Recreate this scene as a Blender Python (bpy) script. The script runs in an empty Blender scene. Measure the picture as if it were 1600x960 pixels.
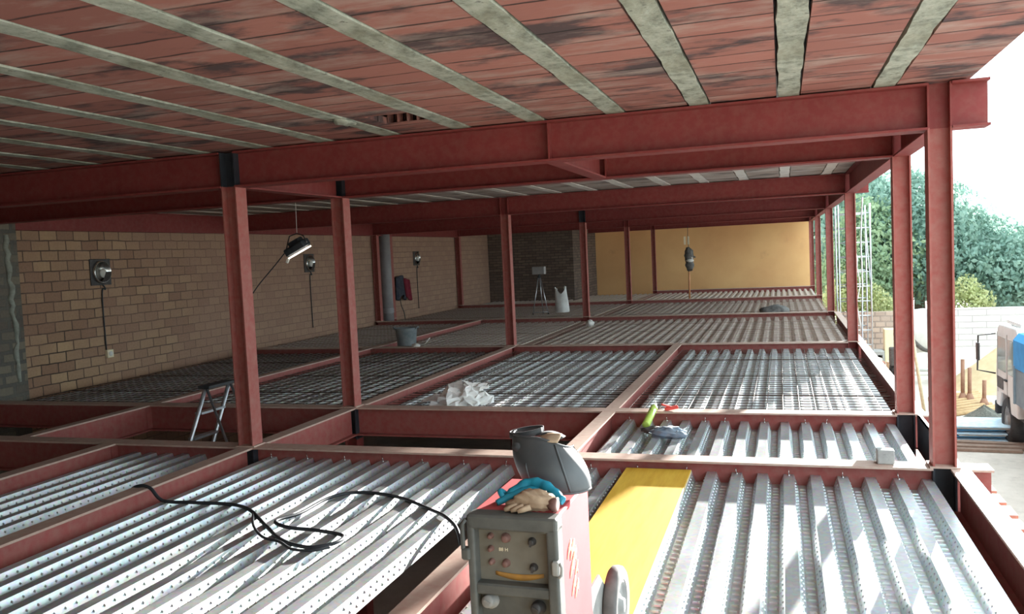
import bpy, math, random
from mathutils import Vector, Matrix, Euler
random.seed(7)
D = bpy.data
SC = bpy.context.scene
COL = SC.collection
PI = math.pi

# ------------------------------------------------------------------ camera
def camera():
    yaw, pitch, roll, f = 0.314353, -0.0619753, -0.0471687, 1304.22
    cy, sy = math.cos(yaw), math.sin(yaw)
    fw = Vector((-sy * math.cos(pitch), cy * math.cos(pitch), math.sin(pitch)))
    r = Vector((cy, sy, 0)); u = r.cross(fw)
    c, s = math.cos(roll), math.sin(roll)
    R = c * r + s * u; U = -s * r + c * u
    m = Matrix(((R.x, U.x, -fw.x, 0), (R.y, U.y, -fw.y, 0), (R.z, U.z, -fw.z, 1.6), (0, 0, 0, 1)))
    cd = D.cameras.new('camera'); o = D.objects.new('camera', cd); COL.objects.link(o)
    cd.sensor_width = 36; cd.lens = f / 1600 * 36; cd.clip_start = .05; cd.clip_end = 500
    o.matrix_world = m; SC.camera = o
camera()

# ------------------------------------------------------------------ mesh builder
class MB:
    def __init__(s): s.v = []; s.f = []; s.m = []; s.sm = []
    def add(s, vs, fs, mi=0, smooth=False):
        b = len(s.v); s.v += [tuple(x) for x in vs]
        for f in fs: s.f.append(tuple(b + i for i in f)); s.m.append(mi); s.sm.append(smooth)
        return s
    def box(s, c, d, mi=0, rot=None, taper=1.0):
        x, y, z = d[0] / 2, d[1] / 2, d[2] / 2
        vs = [Vector((a * x * (taper if e > 0 else 1), b * y * (taper if e > 0 else 1), e * z)) for e in (-1, 1) for a, b in ((-1, -1), (1, -1), (1, 1), (-1, 1))]
        if rot: 
            q = Euler(rot).to_matrix(); vs = [q @ v for v in vs]
        vs = [v + Vector(c) for v in vs]
        return s.add(vs, [(3, 2, 1, 0), (4, 5, 6, 7), (0, 1, 5, 4), (1, 2, 6, 5), (2, 3, 7, 6), (3, 0, 4, 7)], mi)
    def bb(s, x0, x1, y0, y1, z0, z1, mi=0):
        return s.box(((x0 + x1) / 2, (y0 + y1) / 2, (z0 + z1) / 2), (x1 - x0, y1 - y0, z1 - z0), mi)
    def rbox(s, c, d, r=.01, mi=0, rot=None, n=3):
        """box with rounded vertical edges and chamfered top and bottom"""
        prof = []
        hx, hy, hz = d[0] / 2, d[1] / 2, d[2] / 2
        for cx, cy, a0 in ((hx - r, hy - r, 0), (-hx + r, hy - r, 90), (-hx + r, -hy + r, 180), (hx - r, -hy + r, 270)):
            for k in range(n + 1):
                a = math.radians(a0 + 90 * k / n); prof.append((cx, cy, math.cos(a), math.sin(a)))
        rings = []
        for z, rr in ((-hz, r * .4), (-hz + r * .6, r), (hz - r * .6, r), (hz, r * .4)):
            rings.append([Vector((cx + ca * rr, cy + sa * rr, z)) for cx, cy, ca, sa in prof])
        q = Euler(rot).to_matrix() if rot else Matrix.Identity(3)
        N = len(prof); vs = [q @ v + Vector(c) for R in rings for v in R]
        fs = [(k * N + i, k * N + (i + 1) % N, (k + 1) * N + (i + 1) % N, (k + 1) * N + i) for k in range(3) for i in range(N)]
        fs += [tuple(reversed(range(N))), tuple(3 * N + i for i in range(N))]
        return s.add(vs, fs, mi)
    def tube(s, pts, r, n=8, mi=0, caps=True, smooth=True):
        pts = [Vector(p) for p in pts]; m = len(pts); rs = r if isinstance(r, (list, tuple)) else [r] * m
        vs = []; up = None
        for i, p in enumerate(pts):
            t = (pts[min(i + 1, m - 1)] - pts[max(i - 1, 0)])
            if t.length < 1e-9: t = Vector((0, 0, 1))
            t.normalize()
            if up is None:
                a = Vector((0, 0, 1)) if abs(t.z) < .9 else Vector((1, 0, 0)); up = a.cross(t).normalized()
            up = (up - t * up.dot(t)); up = up.normalized() if up.length > 1e-6 else t.orthogonal().normalized()
            w = t.cross(up)
            for k in range(n):
                a = 2 * PI * k / n; vs.append(p + (up * math.cos(a) + w * math.sin(a)) * rs[i])
        fs = [(i * n + k, i * n + (k + 1) % n, (i + 1) * n + (k + 1) % n, (i + 1) * n + k) for i in range(m - 1) for k in range(n)]
        s.add(vs, fs, mi, smooth)
        if caps: s.add([], [], mi); s.f += [tuple(len(s.v) - m * n + k for k in reversed(range(n))), tuple(len(s.v) - n + k for k in range(n))]; s.m += [mi, mi]; s.sm += [False, False]
        return s
    def bar(s, a, b, r, n=8, mi=0): return s.tube([a, b], r, n, mi)
    def lathe(s, prof, n=20, mi=0, mat=None, smooth=True, a0=0., a1=2 * PI):
        full = abs(a1 - a0 - 2 * PI) < 1e-6; cnt = n if full else n + 1
        vs = [Vector((r * math.cos(a0 + (a1 - a0) * k / n), r * math.sin(a0 + (a1 - a0) * k / n), z)) for r, z in prof for k in range(cnt)]
        if mat is not None: vs = [mat @ v for v in vs]
        fs = [(i * cnt + k, i * cnt + (k + 1) % cnt, (i + 1) * cnt + (k + 1) % cnt, (i + 1) * cnt + k) for i in range(len(prof) - 1) for k in range(n)]
        return s.add(vs, fs, mi, smooth)
    def ext(s, prof, a, b, axis='Y', mi=0, closed=True, caps=True, smooth=False):
        """extrude a 2-D outline: prof=(u,v) -> (x,z) along Y, (y,z) along X, (x,y) along Z"""
        P = {'Y': lambda u, v, t: (u, t, v), 'X': lambda u, v, t: (t, u, v), 'Z': lambda u, v, t: (u, v, t)}[axis]
        n = len(prof); vs = [P(u, v, t) for t in (a, b) for u, v in prof]
        m = n if closed else n - 1
        fs = [(i, (i + 1) % n, n + (i + 1) % n, n + i) for i in range(m)]
        s.add(vs, fs, mi, smooth)
        if caps and closed: 
            base = len(s.v) - 2 * n; s.f += [tuple(base + i for i in reversed(range(n))), tuple(base + n + i for i in range(n))]; s.m += [mi, mi]; s.sm += [False, False]
        return s
    def grid(s, nu, nv, fn, mi=0, smooth=True):
        vs = [fn(i / nu, j / nv) for i in range(nu + 1) for j in range(nv + 1)]
        fs = [(i * (nv + 1) + j, (i + 1) * (nv + 1) + j, (i + 1) * (nv + 1) + j + 1, i * (nv + 1) + j + 1) for i in range(nu) for j in range(nv)]
        return s.add(vs, fs, mi, smooth)
    def blob(s, c, r, nu=16, nv=10, fn=None, mi=0):
        def P(u, v):
            th = 2 * PI * u; ph = PI * v
            d = Vector((math.sin(ph) * math.cos(th), math.sin(ph) * math.sin(th), math.cos(ph)))
            k = fn(d) if fn else 1
            return Vector(c) + Vector((d.x * r[0], d.y * r[1], d.z * r[2])) * k
        return s.grid(nu, nv, P, mi)
    def mesh(s, name, mats):
        me = D.meshes.new(name); me.from_pydata(s.v, [], s.f)
        for m in (mats if isinstance(mats, (list, tuple)) else [mats]): me.materials.append(m)
        me.polygons.foreach_set('material_index', s.m); me.polygons.foreach_set('use_smooth', s.sm)
        me.update(); return me

def obj(name, mb, mats, parent=None, loc=None, rot=None, label=None, bevel=0, solid=0, fixn=False):
    me = mb.mesh(name, mats) if isinstance(mb, MB) else mb
    o = D.objects.new(name, me); COL.objects.link(o)
    if parent is not None: o.parent = parent
    if loc: o.location = loc
    if rot: o.rotation_euler = rot
    if label: o['label'] = label
    if fixn:
        import bmesh
        bm = bmesh.new(); bm.from_mesh(me); bmesh.ops.recalc_face_normals(bm, faces=bm.faces); bm.to_mesh(me); bm.free()
    if solid: 
        mo = o.modifiers.new('solid', 'SOLIDIFY'); mo.thickness = solid; mo.offset = 0
    if bevel:
        b = o.modifiers.new('bevel', 'BEVEL'); b.width = bevel; b.segments = 2; b.limit_method = 'ANGLE'
    return o
def tag(o, label, cat, group=None, kind='thing'):
    o['label'] = label; o['category'] = cat; o['kind'] = kind
    if group: o['group'] = group
    return o
def empty(name, loc, label, cat, group=None, rot=None):
    o = D.objects.new(name, None); COL.objects.link(o); o.location = loc; o.empty_display_size = .1
    if rot: o.rotation_euler = rot
    return tag(o, label, cat, group)
def struct(name, mb, mats, label=None, **k):
    o = obj(name, mb, mats, **k); o['kind'] = 'structure'
    if label: o['label'] = label
    return o
def dup(root, loc=None, rot=None, label=None, group=None):
    r = root.copy(); COL.objects.link(r)
    if loc is not None: r.location = loc
    if rot is not None: r.rotation_euler = rot
    if label: r['label'] = label
    if group: r['group'] = group
    for ch in list(root.children):
        c = ch.copy(); COL.objects.link(c); c.parent = r
        for g in ch.children:
            d = g.copy(); COL.objects.link(d); d.parent = c
    return r
def text(name, body, size, mat, parent, loc, rot, shear=0, ext=.0006, label=None):
    cu = D.curves.new(name, 'FONT'); cu.body = body; cu.size = size; cu.extrude = ext; cu.shear = shear
    cu.align_x = 'CENTER'; cu.align_y = 'CENTER'; cu.materials.append(mat)
    t = D.objects.new(name, cu); COL.objects.link(t)
    me = D.meshes.new_from_object(t.evaluated_get(bpy.context.evaluated_depsgraph_get())); me.name = name
    D.objects.remove(t)
    o = D.objects.new(name, me); COL.objects.link(o); o.parent = parent; o.location = loc; o.rotation_euler = rot
    if label: o['label'] = label
    return o

def smooth(pts, n=6):
    pts = [Vector(p) for p in pts]; out = []
    for i in range(len(pts) - 1):
        p0, p1, p2, p3 = pts[max(i - 1, 0)], pts[i], pts[i + 1], pts[min(i + 2, len(pts) - 1)]
        for k in range(n):
            t = k / n; out.append(.5 * ((2 * p1) + (p2 - p0) * t + (2 * p0 - 5 * p1 + 4 * p2 - p3) * t * t + (-p0 + 3 * p1 - 3 * p2 + p3) * t ** 3))
    out.append(pts[-1]); return out

# ------------------------------------------------------------------ materials
class NT:
    def __init__(s, name):
        s.m = D.materials.new(name); s.m.use_nodes = True; s.t = s.m.node_tree; s.N = s.t.nodes
        s.b = s.N['Principled BSDF']
    def n(s, typ, ins=None, **a):
        x = s.N.new(typ)
        for k, v in a.items(): setattr(x, k, v)
        for k, v in (ins or {}).items():
            i = x.inputs[k]
            if hasattr(v, 'is_linked') or isinstance(v, bpy.types.NodeSocket): s.t.links.new(v, i)
            else: i.default_value = v
        return x
    def link(s, a, b): s.t.links.new(a, b)
    def set(s, **k):
        for n, v in k.items():
            i = s.b.inputs[n.replace('_', ' ')]
            if isinstance(v, bpy.types.NodeSocket): s.link(v, i)
            else: i.default_value = v
        return s
    def obj(s, scale=(1, 1, 1)):
        tc = s.n('ShaderNodeTexCoord')
        return s.n('ShaderNodeMapping', {'Vector': tc.outputs['Object'], 'Scale': scale}).outputs[0]
    def noise(s, vec, scale, detail=4, rough=.6):
        return s.n('ShaderNodeTexNoise', {'Vector': vec, 'Scale': scale, 'Detail': detail, 'Roughness': rough}).outputs['Fac']
    def ramp(s, fac, stops):
        r = s.n('ShaderNodeValToRGB', {'Fac': fac}); e = r.color_ramp.elements
        while len(e) > 1: e.remove(e[-1])
        for i, (p, c) in enumerate(stops):
            x = e[0] if i == 0 else e.new(p)
            x.position = p; x.color = c if len(c) == 4 else (*c, 1)
        return r.outputs['Color']
    def mix(s, fac, a, b, mode='MIX'):
        x = s.n('ShaderNodeMix', data_type='RGBA', blend_type=mode)
        for i, v in ((0, fac), (6, a), (7, b)):
            if isinstance(v, bpy.types.NodeSocket): s.link(v, x.inputs[i])
            else: x.inputs[i].default_value = v if i == 0 else (v if len(v) == 4 else (*v, 1))
        return x.outputs[2]
    def math(s, op, a, b=0):
        x = s.n('ShaderNodeMath', operation=op)
        for i, v in ((0, a), (1, b)):
            if isinstance(v, bpy.types.NodeSocket): s.link(v, x.inputs[i])
            else: x.inputs[i].default_value = v
        return x.outputs[0]
    def bump(s, h, strength=.3, dist=.01):
        s.link(s.n('ShaderNodeBump', {'Height': h, 'Strength': strength, 'Distance': dist}).outputs[0], s.b.inputs['Normal']); return s

def simple(name, c1, c2=None, scale=8, rough=.6, metal=0, bump=.0, spec=.4, stretch=(1, 1, 1), lo=.35, hi=.65):
    t = NT(name); v = t.obj(stretch); f = t.noise(v, scale)
    t.set(Base_Color=t.ramp(f, [(lo, c1), (hi, c2 or tuple(x * .75 for x in c1))]), Roughness=rough, Metallic=metal)
    t.b.inputs['Specular IOR Level'].default_value = spec
    if bump: t.bump(f, bump)
    return t.m

def red_paint(name, base, dust, amt):
    t = NT(name); v = t.obj(); n1 = t.noise(v, 2.2, 6, .65); n2 = t.noise(v, 14, 4)
    c = t.mix(t.ramp(n1, [(.3, (0, 0, 0)), (.75, (1, 1, 1))]), base, tuple(x * 1.25 for x in base))
    c = t.mix(t.ramp(n2, [(.55 - amt * .4, (0, 0, 0)), (.8, (amt, amt, amt))]), c, dust)
    t.set(Base_Color=c, Roughness=.6); t.b.inputs['Specular IOR Level'].default_value = .3
    return t.m
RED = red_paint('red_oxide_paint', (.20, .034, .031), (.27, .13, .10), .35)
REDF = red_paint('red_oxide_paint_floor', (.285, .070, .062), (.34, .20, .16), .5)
REDDUSTLIT = red_paint('dusty_skylit_red_paint', (.40, .24, .19), (.55, .44, .36), .9)  # dust on upward faces, with some skylit paleness put into the colour
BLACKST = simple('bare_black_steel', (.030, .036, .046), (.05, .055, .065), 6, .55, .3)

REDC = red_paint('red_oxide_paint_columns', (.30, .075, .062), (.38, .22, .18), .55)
def galv(name, base, dirt, dirt_amt, rough=.34, metal=.85):
    t = NT(name); v = t.obj()
    vo = t.n('ShaderNodeTexVoronoi', {'Vector': v, 'Scale': 45.}); n1 = t.noise(v, 3.0, 5, .65); n2 = t.noise(t.obj((1, .12, 1)), 9, 4)
    c = t.mix(.35, base, vo.outputs['Color'], 'SOFT_LIGHT')
    c = t.mix(t.math('MULTIPLY', t.ramp(n1, [(.4, (0, 0, 0)), (.7, (1, 1, 1))]), dirt_amt), c, dirt)
    r = t.math('ADD', t.math('MULTIPLY', n2, .22), rough - .1)
    m = t.math('SUBTRACT', metal, t.math('MULTIPLY', t.ramp(n1, [(.4, (0, 0, 0)), (.7, (1, 1, 1))]), dirt_amt * .8))
    t.set(Base_Color=c, Roughness=r, Metallic=m); t.bump(n1, .08, .02)
    return t.m
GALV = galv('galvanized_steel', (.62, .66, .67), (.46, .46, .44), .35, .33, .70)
GALVB = galv('brightened_galvanized_steel', (.74, .76, .76), (.56, .54, .51), .4, .40, .40)  # lightened copy of the deck steel; bright reflections put into its colour
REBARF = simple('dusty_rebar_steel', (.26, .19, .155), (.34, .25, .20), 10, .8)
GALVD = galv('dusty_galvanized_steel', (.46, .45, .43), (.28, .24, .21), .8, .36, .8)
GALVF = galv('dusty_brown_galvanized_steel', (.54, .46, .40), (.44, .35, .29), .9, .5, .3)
REBAR = simple('rebar_steel', (.07, .05, .043), (.13, .08, .06), 20, .7, .3)

def brick_wall(name, c1, c2, mortar, bw, bh, ms, dirt, plaster=None):
    t = NT(name); tc = t.n('ShaderNodeTexCoord'); sx = t.n('ShaderNodeSeparateXYZ', {'Vector': tc.outputs['Object']})
    # run along whichever of X / Y the wall runs along: use X+Y (walls are axis aligned)
    run = t.math('ADD', sx.outputs['X'], sx.outputs['Y'])
    wob = t.math('MULTIPLY', t.math('SUBTRACT', t.noise(tc.outputs['Object'], 3.), .5), .035)
    cv = t.n('ShaderNodeCombineXYZ', {'X': t.math('ADD', run, wob), 'Y': t.math('ADD', sx.outputs['Z'], wob)})
    b = t.n('ShaderNodeTexBrick', {'Vector': cv.outputs[0], 'Color1': (*c1, 1), 'Color2': (*c2, 1), 'Mortar': (*mortar, 1), 'Scale': 1., 'Mortar Size': ms, 'Mortar Smooth': .35, 'Bias': -.1, 'Brick Width': bw, 'Row Height': bh})
    c = b.outputs['Color']
    n = t.noise(tc.outputs['Object'], 1.1, 6, .65)
    c = t.mix(t.math('MULTIPLY', t.ramp(n, [(.42, (0, 0, 0)), (.66, (1, 1, 1))]), .55), c, dirt)
    if plaster:
        lo, hi, pc = plaster
        pf = t.ramp(t.math('ADD', t.math('MULTIPLY', sx.outputs['Y'], .05), t.math('MULTIPLY', t.noise(tc.outputs['Object'], .8, 5), .35)), [(lo, (0, 0, 0)), (hi, (1, 1, 1))])
        c = t.mix(t.math('MULTIPLY', pf, .68), c, pc)
    n3 = t.noise(tc.outputs['Object'], 30, 3)
    c = t.mix(.25, c, t.ramp(n3, [(.3, (.1, .08, .06)), (.7, (.6, .5, .4))]), 'SOFT_LIGHT')
    t.set(Base_Color=c, Roughness=.9); t.bump(t.math('ADD', t.math('MULTIPLY', b.outputs['Fac'], -1), t.math('MULTIPLY', n3, .4)), .5, .02)
    return t.m
BRICK = brick_wall('tan_brick_wall', (.50, .34, .20), (.28, .155, .10), (.055, .04, .03), .31, .153, .011, (.33, .20, .14), (.68, .86, (.40, .25, .185)))
BRICKOLD = brick_wall('old_rough_brick', (.22, .19, .145), (.12, .10, .085), (.12, .115, .10), .30, .15, .03, (.20, .19, .15))
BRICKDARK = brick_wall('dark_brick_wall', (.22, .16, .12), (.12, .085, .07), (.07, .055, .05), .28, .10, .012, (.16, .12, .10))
BRICKFENCE = brick_wall('white_block_fence', (.66, .62, .59), (.60, .56, .53), (.40, .37, .35), .9, .22, .022, (.60, .56, .52))
RUBBLE = brick_wall('brown_rubble_wall', (.50, .38, .30), (.36, .27, .22), (.24, .19, .16), .35, .2, .03, (.45, .36, .30))

def ceiling_mat(name, c1, c2, stain, pale):
    t = NT(name); tc = t.n('ShaderNodeTexCoord'); v = tc.outputs['Object']; sx = t.n('ShaderNodeSeparateXYZ', {'Vector': v})
    wob = t.math('MULTIPLY', t.math('SUBTRACT', t.noise(v, 1.6, 5), .5), .06)
    step = t.n('ShaderNodeMath', operation='FLOOR'); t.link(t.math('DIVIDE', t.math('ADD', sx.outputs['X'], 100.2325), .615), step.inputs[0])
    shift = t.math('MULTIPLY', t.math('FRACT', t.math('MULTIPLY', step.outputs[0], .37)), .25)
    yy = t.math('ADD', t.math('ADD', sx.outputs['Y'], shift), wob)
    fr = t.math('FRACT', t.math('DIVIDE', yy, .25)); cell = t.math('FLOOR', t.math('DIVIDE', yy, .25))
    d = t.math('ABSOLUTE', t.math('SUBTRACT', fr, .5))
    strength = t.ramp(t.noise(v, 2.3, 4), [(.34, (.25,) * 3), (.54, (1,) * 3)])
    line = t.math('MULTIPLY', t.ramp(d, [(.455, (0, 0, 0)), (.480, (1, 1, 1))]), strength)
    rn = t.n('ShaderNodeTexWhiteNoise', {'Vector': t.n('ShaderNodeCombineXYZ', {'X': step.outputs[0], 'Y': cell}).outputs[0]}, noise_dimensions='3D')
    c = t.mix(rn.outputs['Value'], c1, c2)
    grain = t.noise(t.obj((3, 14, 1)), 3, 5); c = t.mix(t.ramp(grain, [(.35, (0, 0, 0)), (.8, (.45, .45, .45))]), c, tuple(x * .72 for x in c1))
    ns = t.noise(t.obj((1.0, 1.7, 1)), 1.15, 7, .62)
    c = t.mix(t.ramp(ns, [(.515, (0, 0, 0)), (.60, (.9, .9, .9))]), c, stain)
    np_ = t.noise(t.obj((1.2, 3.4, 1)), 1.3, 6, .68)
    c = t.mix(t.ramp(np_, [(.50, (0, 0, 0)), (.72, (.75, .75, .75))]), c, pale)
    c = t.mix(t.math('MULTIPLY', line, .92), c, (.022, .014, .013))
    t.set(Base_Color=c, Roughness=.9); t.bump(t.math('MULTIPLY', line, -1), .6, .02)
    return t.m
CEIL = ceiling_mat('terracotta_ceiling_blocks', (.40, .165, .13), (.27, .105, .085), (.050, .038, .042), (.46, .36, .31))
CEILT = ceiling_mat('plastered_ceiling_blocks', (.46, .37, .31), (.36, .28, .23), (.16, .12, .10), (.66, .60, .54))
def concrete(name, c1, c2, scale=5, bump=.3):
    t = NT(name); v = t.obj(); n = t.noise(v, scale, 8, .7); n2 = t.noise(v, 28, 4)
    c = t.ramp(n, [(.3, c2), (.62, c1)]); c = t.mix(t.ramp(n2, [(.62, (0, 0, 0)), (.75, (.6, .6, .6))]), c, tuple(x * .5 for x in c2))
    t.set(Base_Color=c, Roughness=.9); t.bump(n2, bump, .01); return t.m
def joist_mat():
    t = NT('green_grey_concrete'); v = t.obj((1.6, 1, 1)); n = t.noise(v, 4.5, 8, .72); n2 = t.noise(t.obj((2, 1, 1)), 1.1, 5, .6); n3 = t.noise(t.obj(), 24, 4)
    c = t.ramp(n, [(.36, (.17, .19, .15)), (.50, (.36, .39, .32)), (.62, (.48, .51, .43))])
    c = t.mix(t.ramp(n2, [(.5, (0, 0, 0)), (.68, (.7, .7, .7))]), c, (.20, .19, .12))
    c = t.mix(t.ramp(n3, [(.62, (0, 0, 0)), (.72, (.7, .7, .7))]), c, (.09, .09, .075))
    t.set(Base_Color=c, Roughness=.9); t.bump(n, .5, .02); return t.m
JOIST = joist_mat()
CONC = concrete('grey_concrete', (.42, .42, .40), (.28, .27, .26))
def orange_plaster():
    t = NT('orange_plaster'); v = t.obj(); n = t.noise(v, .55, 6, .6); n2 = t.noise(v, .9, 5)
    c = t.ramp(n, [(.3, (.74, .40, .17)), (.7, (.86, .53, .23))]); c = t.mix(t.ramp(n2, [(.6, (0, 0, 0)), (.75, (.35, .35, .35))]), c, (.42, .17, .10))
    t.set(Base_Color=c, Roughness=.85); return t.m
ORANGE = orange_plaster()
def ground_mat():
    t = NT('pale_sandy_ground'); v = t.obj(); n = t.noise(v, .35, 7, .65); n2 = t.noise(v, 5, 6, .7)
    c = t.ramp(n, [(.35, (.46, .40, .34)), (.6, (.68, .61, .53))]); c = t.mix(t.ramp(n2, [(.5, (0, 0, 0)), (.75, (.5, .5, .5))]), c, (.38, .33, .28))
    t.set(Base_Color=c, Roughness=.95); t.bump(n2, .4, .05); return t.m
GROUND = ground_mat()
WHITE = simple('off_white_plastic', (.78, .76, .70), (.70, .67, .61), 6, .6, 0, .2)
BAGW = simple('white_plastic_bag', (.92, .91, .88), (.84, .83, .79), 7, .5, 0, .2)
SACK = simple('white_woven_sack', (.80, .79, .75), (.66, .64, .60), 7, .75, 0, .3)
def board_mat():
    t = NT('yellow_shuttering_board'); v = t.obj((3, .35, 1)); n = t.noise(v, 6, 6, .65); n2 = t.noise(t.obj(), 9, 3)
    c = t.ramp(n, [(.35, (.72, .40, .035)), (.65, (.86, .55, .07))]); c = t.mix(t.ramp(n2, [(.68, (0, 0, 0)), (.78, (.6, .6, .6))]), c, (.50, .28, .05))
    t.set(Base_Color=c, Roughness=.5); return t.m
YBOARD = board_mat()
PALEWOOD = simple('pale_wood', (.70, .58, .38), (.55, .42, .26), 12, .7, stretch=(1, .1, 1))
OCHRE = simple('ochre_timber', (.50, .33, .17), (.40, .26, .13), 8, .8)
CABLE = simple('black_rubber_cable', (.022, .026, .032), (.04, .045, .05), 10, .5)
HELM = simple('black_helmet_plastic', (.055, .060, .064), (.085, .088, .090), 5, .45, 0, .05, .5)
WELDRED = simple('faded_red_machine_paint', (.52, .085, .09), (.44, .07, .075), 4, .7, 0, 0, .2)
WELDGREY = simple('grimy_grey_plastic', (.075, .076, .070), (.13, .128, .115), 7, .55, 0, .1)
PANEL = simple('dusty_olive_panel', (.15, .13, .10), (.21, .19, .15), 6, .6)
KNOB = simple('brown_knob', (.16, .075, .06), (.24, .13, .11), 15, .5)
KNOBD = simple('dark_knob', (.045, .04, .038), (.08, .07, .065), 15, .5)
LABELOR = simple('orange_sticker', (.50, .24, .045), (.38, .19, .05), 20, .6)
CREAM = simple('cream_print', (.92, .82, .58), (.86, .74, .52), 20, .6)
BLUEGL = simple('blue_rubber', (.02, .30, .42), (.015, .20, .30), 14, .5, 0, .2)
TAN = simple('tan_leather', (.50, .36, .24), (.34, .23, .15), 12, .8, 0, .4)
RUBBERT = simple('grey_dusty_tyre', (.10, .096, .09), (.16, .15, .14), 12, .8)
HUB = simple('grey_hub', (.34, .325, .30), (.25, .24, .225), 12, .5)
CHROME = simple('bright_metal', (.75, .75, .72), (.6, .6, .58), 20, .25, 1)
ALU = simple('aluminium', (.62, .64, .66), (.5, .52, .54), 12, .38, .9)
LIME = simple('lime_green_plastic', (.42, .62, .06), (.55, .72, .18), 10, .45)
REDP = simple('bright_red_plastic', (.70, .07, .05), (.55, .05, .04), 10, .5)
BUCKET = simple('grey_bucket_rubber', (.17, .20, .21), (.28, .30, .30), 6, .6)
NAVY = simple('dark_navy_cloth', (.03, .035, .05), (.06, .06, .07), 10, .95)
CRIMSON = simple('dark_crimson_cloth', (.22, .02, .035), (.14, .015, .025), 10, .95)
DARKTAPE = simple('dark_grey_rag', (.09, .085, .08), (.16, .15, .14), 14, .9)
COPPER = simple('copper_orange_pole', (.62, .28, .12), (.50, .22, .10), 10, .5)
PIPEGREY = simple('grey_pvc_pipe', (.33, .31, .30), (.27, .25, .25), 5, .6)
TRUCKW = simple('white_truck_paint', (.74, .74, .72), (.66, .65, .62), 3, .4)
TARP = simple('bright_blue_tarp', (.03, .33, .70), (.02, .26, .58), 4, .6, 0, .1)
STEELBLUE = simple('grey_blue_truck_bed', (.22, .30, .34), (.16, .22, .26), 4, .6)
BLACKR = simple('black_rubber', (.03, .032, .034), (.055, .055, .055), 10, .8)
SAND = simple('yellow_sand', (.58, .45, .27), (.48, .37, .22), 5, .95, 0, .5)
STAKE = simple('rusty_post', (.36, .19, .12), (.26, .14, .09), 12, .8)
GRAVEL = simple('dark_gravel', (.20, .195, .16), (.11, .11, .095), 30, .95, 0, .6)
BLUESH = simple('pale_blue_sheet', (.42, .62, .76), (.66, .76, .80), 8, .5)
DKBLUE = simple('strong_blue_sheet', (.10, .33, .58), (.16, .42, .64), 8, .5)
CLAYBR = simple('red_clay_brick', (.50, .24, .17), (.42, .19, .14), 14, .85)
BARK = simple('bark', (.16, .12, .09), (.10, .08, .06), 12, .9)
BRWOOD = simple('brown_timber', (.30, .20, .15), (.22, .15, .11), 10, .85)
MIXER = simple('pale_mixer_paint', (.72, .72, .68), (.62, .62, .58), 6, .55)
DKHOLE = simple('dark_interior', (.03, .03, .032), (.05, .05, .05), 6, .9)
def glass(name, col):
    t = NT(name); t.set(Base_Color=(*col, 1), Roughness=.06, Metallic=0.); t.b.inputs['Specular IOR Level'].default_value = .9
    return t.m
GLASS = glass('dark_window_glass', (.30, .36, .34))
def leaf_mat(name, c1, c2):
    t = NT(name); n = t.noise(t.obj(), 2.5, 3); c = t.ramp(n, [(.35, c1), (.65, c2)])
    t.set(Base_Color=c, Roughness=.55)
    tr = t.n('ShaderNodeBsdfTranslucent', {'Color': c}); mx = t.n('ShaderNodeMixShader', {0: .45})
    t.link(t.b.outputs[0], mx.inputs[1]); t.link(tr.outputs[0], mx.inputs[2]); t.link(mx.outputs[0], t.N['Material Output'].inputs[0])
    return t.m
LEAFD = leaf_mat('blue_green_leaves', (.17, .29, .24), (.30, .43, .34))  # greens lightened to stand in for the pale glare veil
LEAFM = leaf_mat('mid_green_leaves', (.22, .33, .20), (.38, .48, .28))
LEAFP = leaf_mat('pale_yellow_leaves', (.45, .50, .22), (.62, .62, .34))
def lamp_glow():
    t = NT('lit_lamp_tube'); t.set(Base_Color=(.9, .88, .8, 1), Emission_Color=(1, .93, .80, 1), Emission_Strength=2.2); return t.m
GLOW = lamp_glow()

# ------------------------------------------------------------------ grid of the frame
TY = [6.34, 8.22, 14.02, 20.05, 26.15, 31.8]      # beam centre lines across the building
XR, XL, XW = 1.03, -4.60, -10.2                    # column lines
XWALL, YEND, YDARK = -10.4, 33.3, 29.4
ZC, ZB = 2.63, 2.32
ORD = ['first', 'second', 'third', 'fourth', 'fifth', 'sixth']
CH = .15                                           # column size

def ibeam(mb, axis, c, a, b, ztop, h=.31, w=.18, tf=.016, tw=.012, top=0, body=0):
    """I-section with its top flange in material slot `top`"""
    z1, z0 = ztop, ztop - h
    if axis == 'X':
        mb.bb(a, b, c - w / 2, c + w / 2, z1 - tf, z1, top); mb.bb(a, b, c - w / 2, c + w / 2, z0, z0 + tf, body); mb.bb(a, b, c - tw / 2, c + tw / 2, z0 + tf, z1 - tf, body)
    else:
        mb.bb(c - w / 2, c + w / 2, a, b, z1 - tf, z1, top); mb.bb(c - w / 2, c + w / 2, a, b, z0, z0 + tf, body); mb.bb(c - tw / 2, c + tw / 2, a, b, z0 + tf, z1 - tf, body)
    return mb
def beam(axis, c, a, b, ztop, label, w=.18, h=.31, floor=False, stiff=(), group=None, bolt=None):
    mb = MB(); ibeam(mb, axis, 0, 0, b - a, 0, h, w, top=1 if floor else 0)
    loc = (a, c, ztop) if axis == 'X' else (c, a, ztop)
    o = obj('steel_beam', mb, [REDF, REDDUSTLIT] if floor else [RED, RED], loc=loc)
    tag(o, label, 'steel beam', group)
    for s in stiff:
        p = MB()
        if axis == 'X': p.bb(s - a - .006, s - a + .006, -w / 2 + .004, w / 2 - .004, -h + .017, -.017)
        else: p.bb(-w / 2 + .004, w / 2 - .004, s - a - .006, s - a + .006, -h + .017, -.017)
        obj('stiffener_plate', p, REDF if floor else RED, parent=o)
    return o

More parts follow.
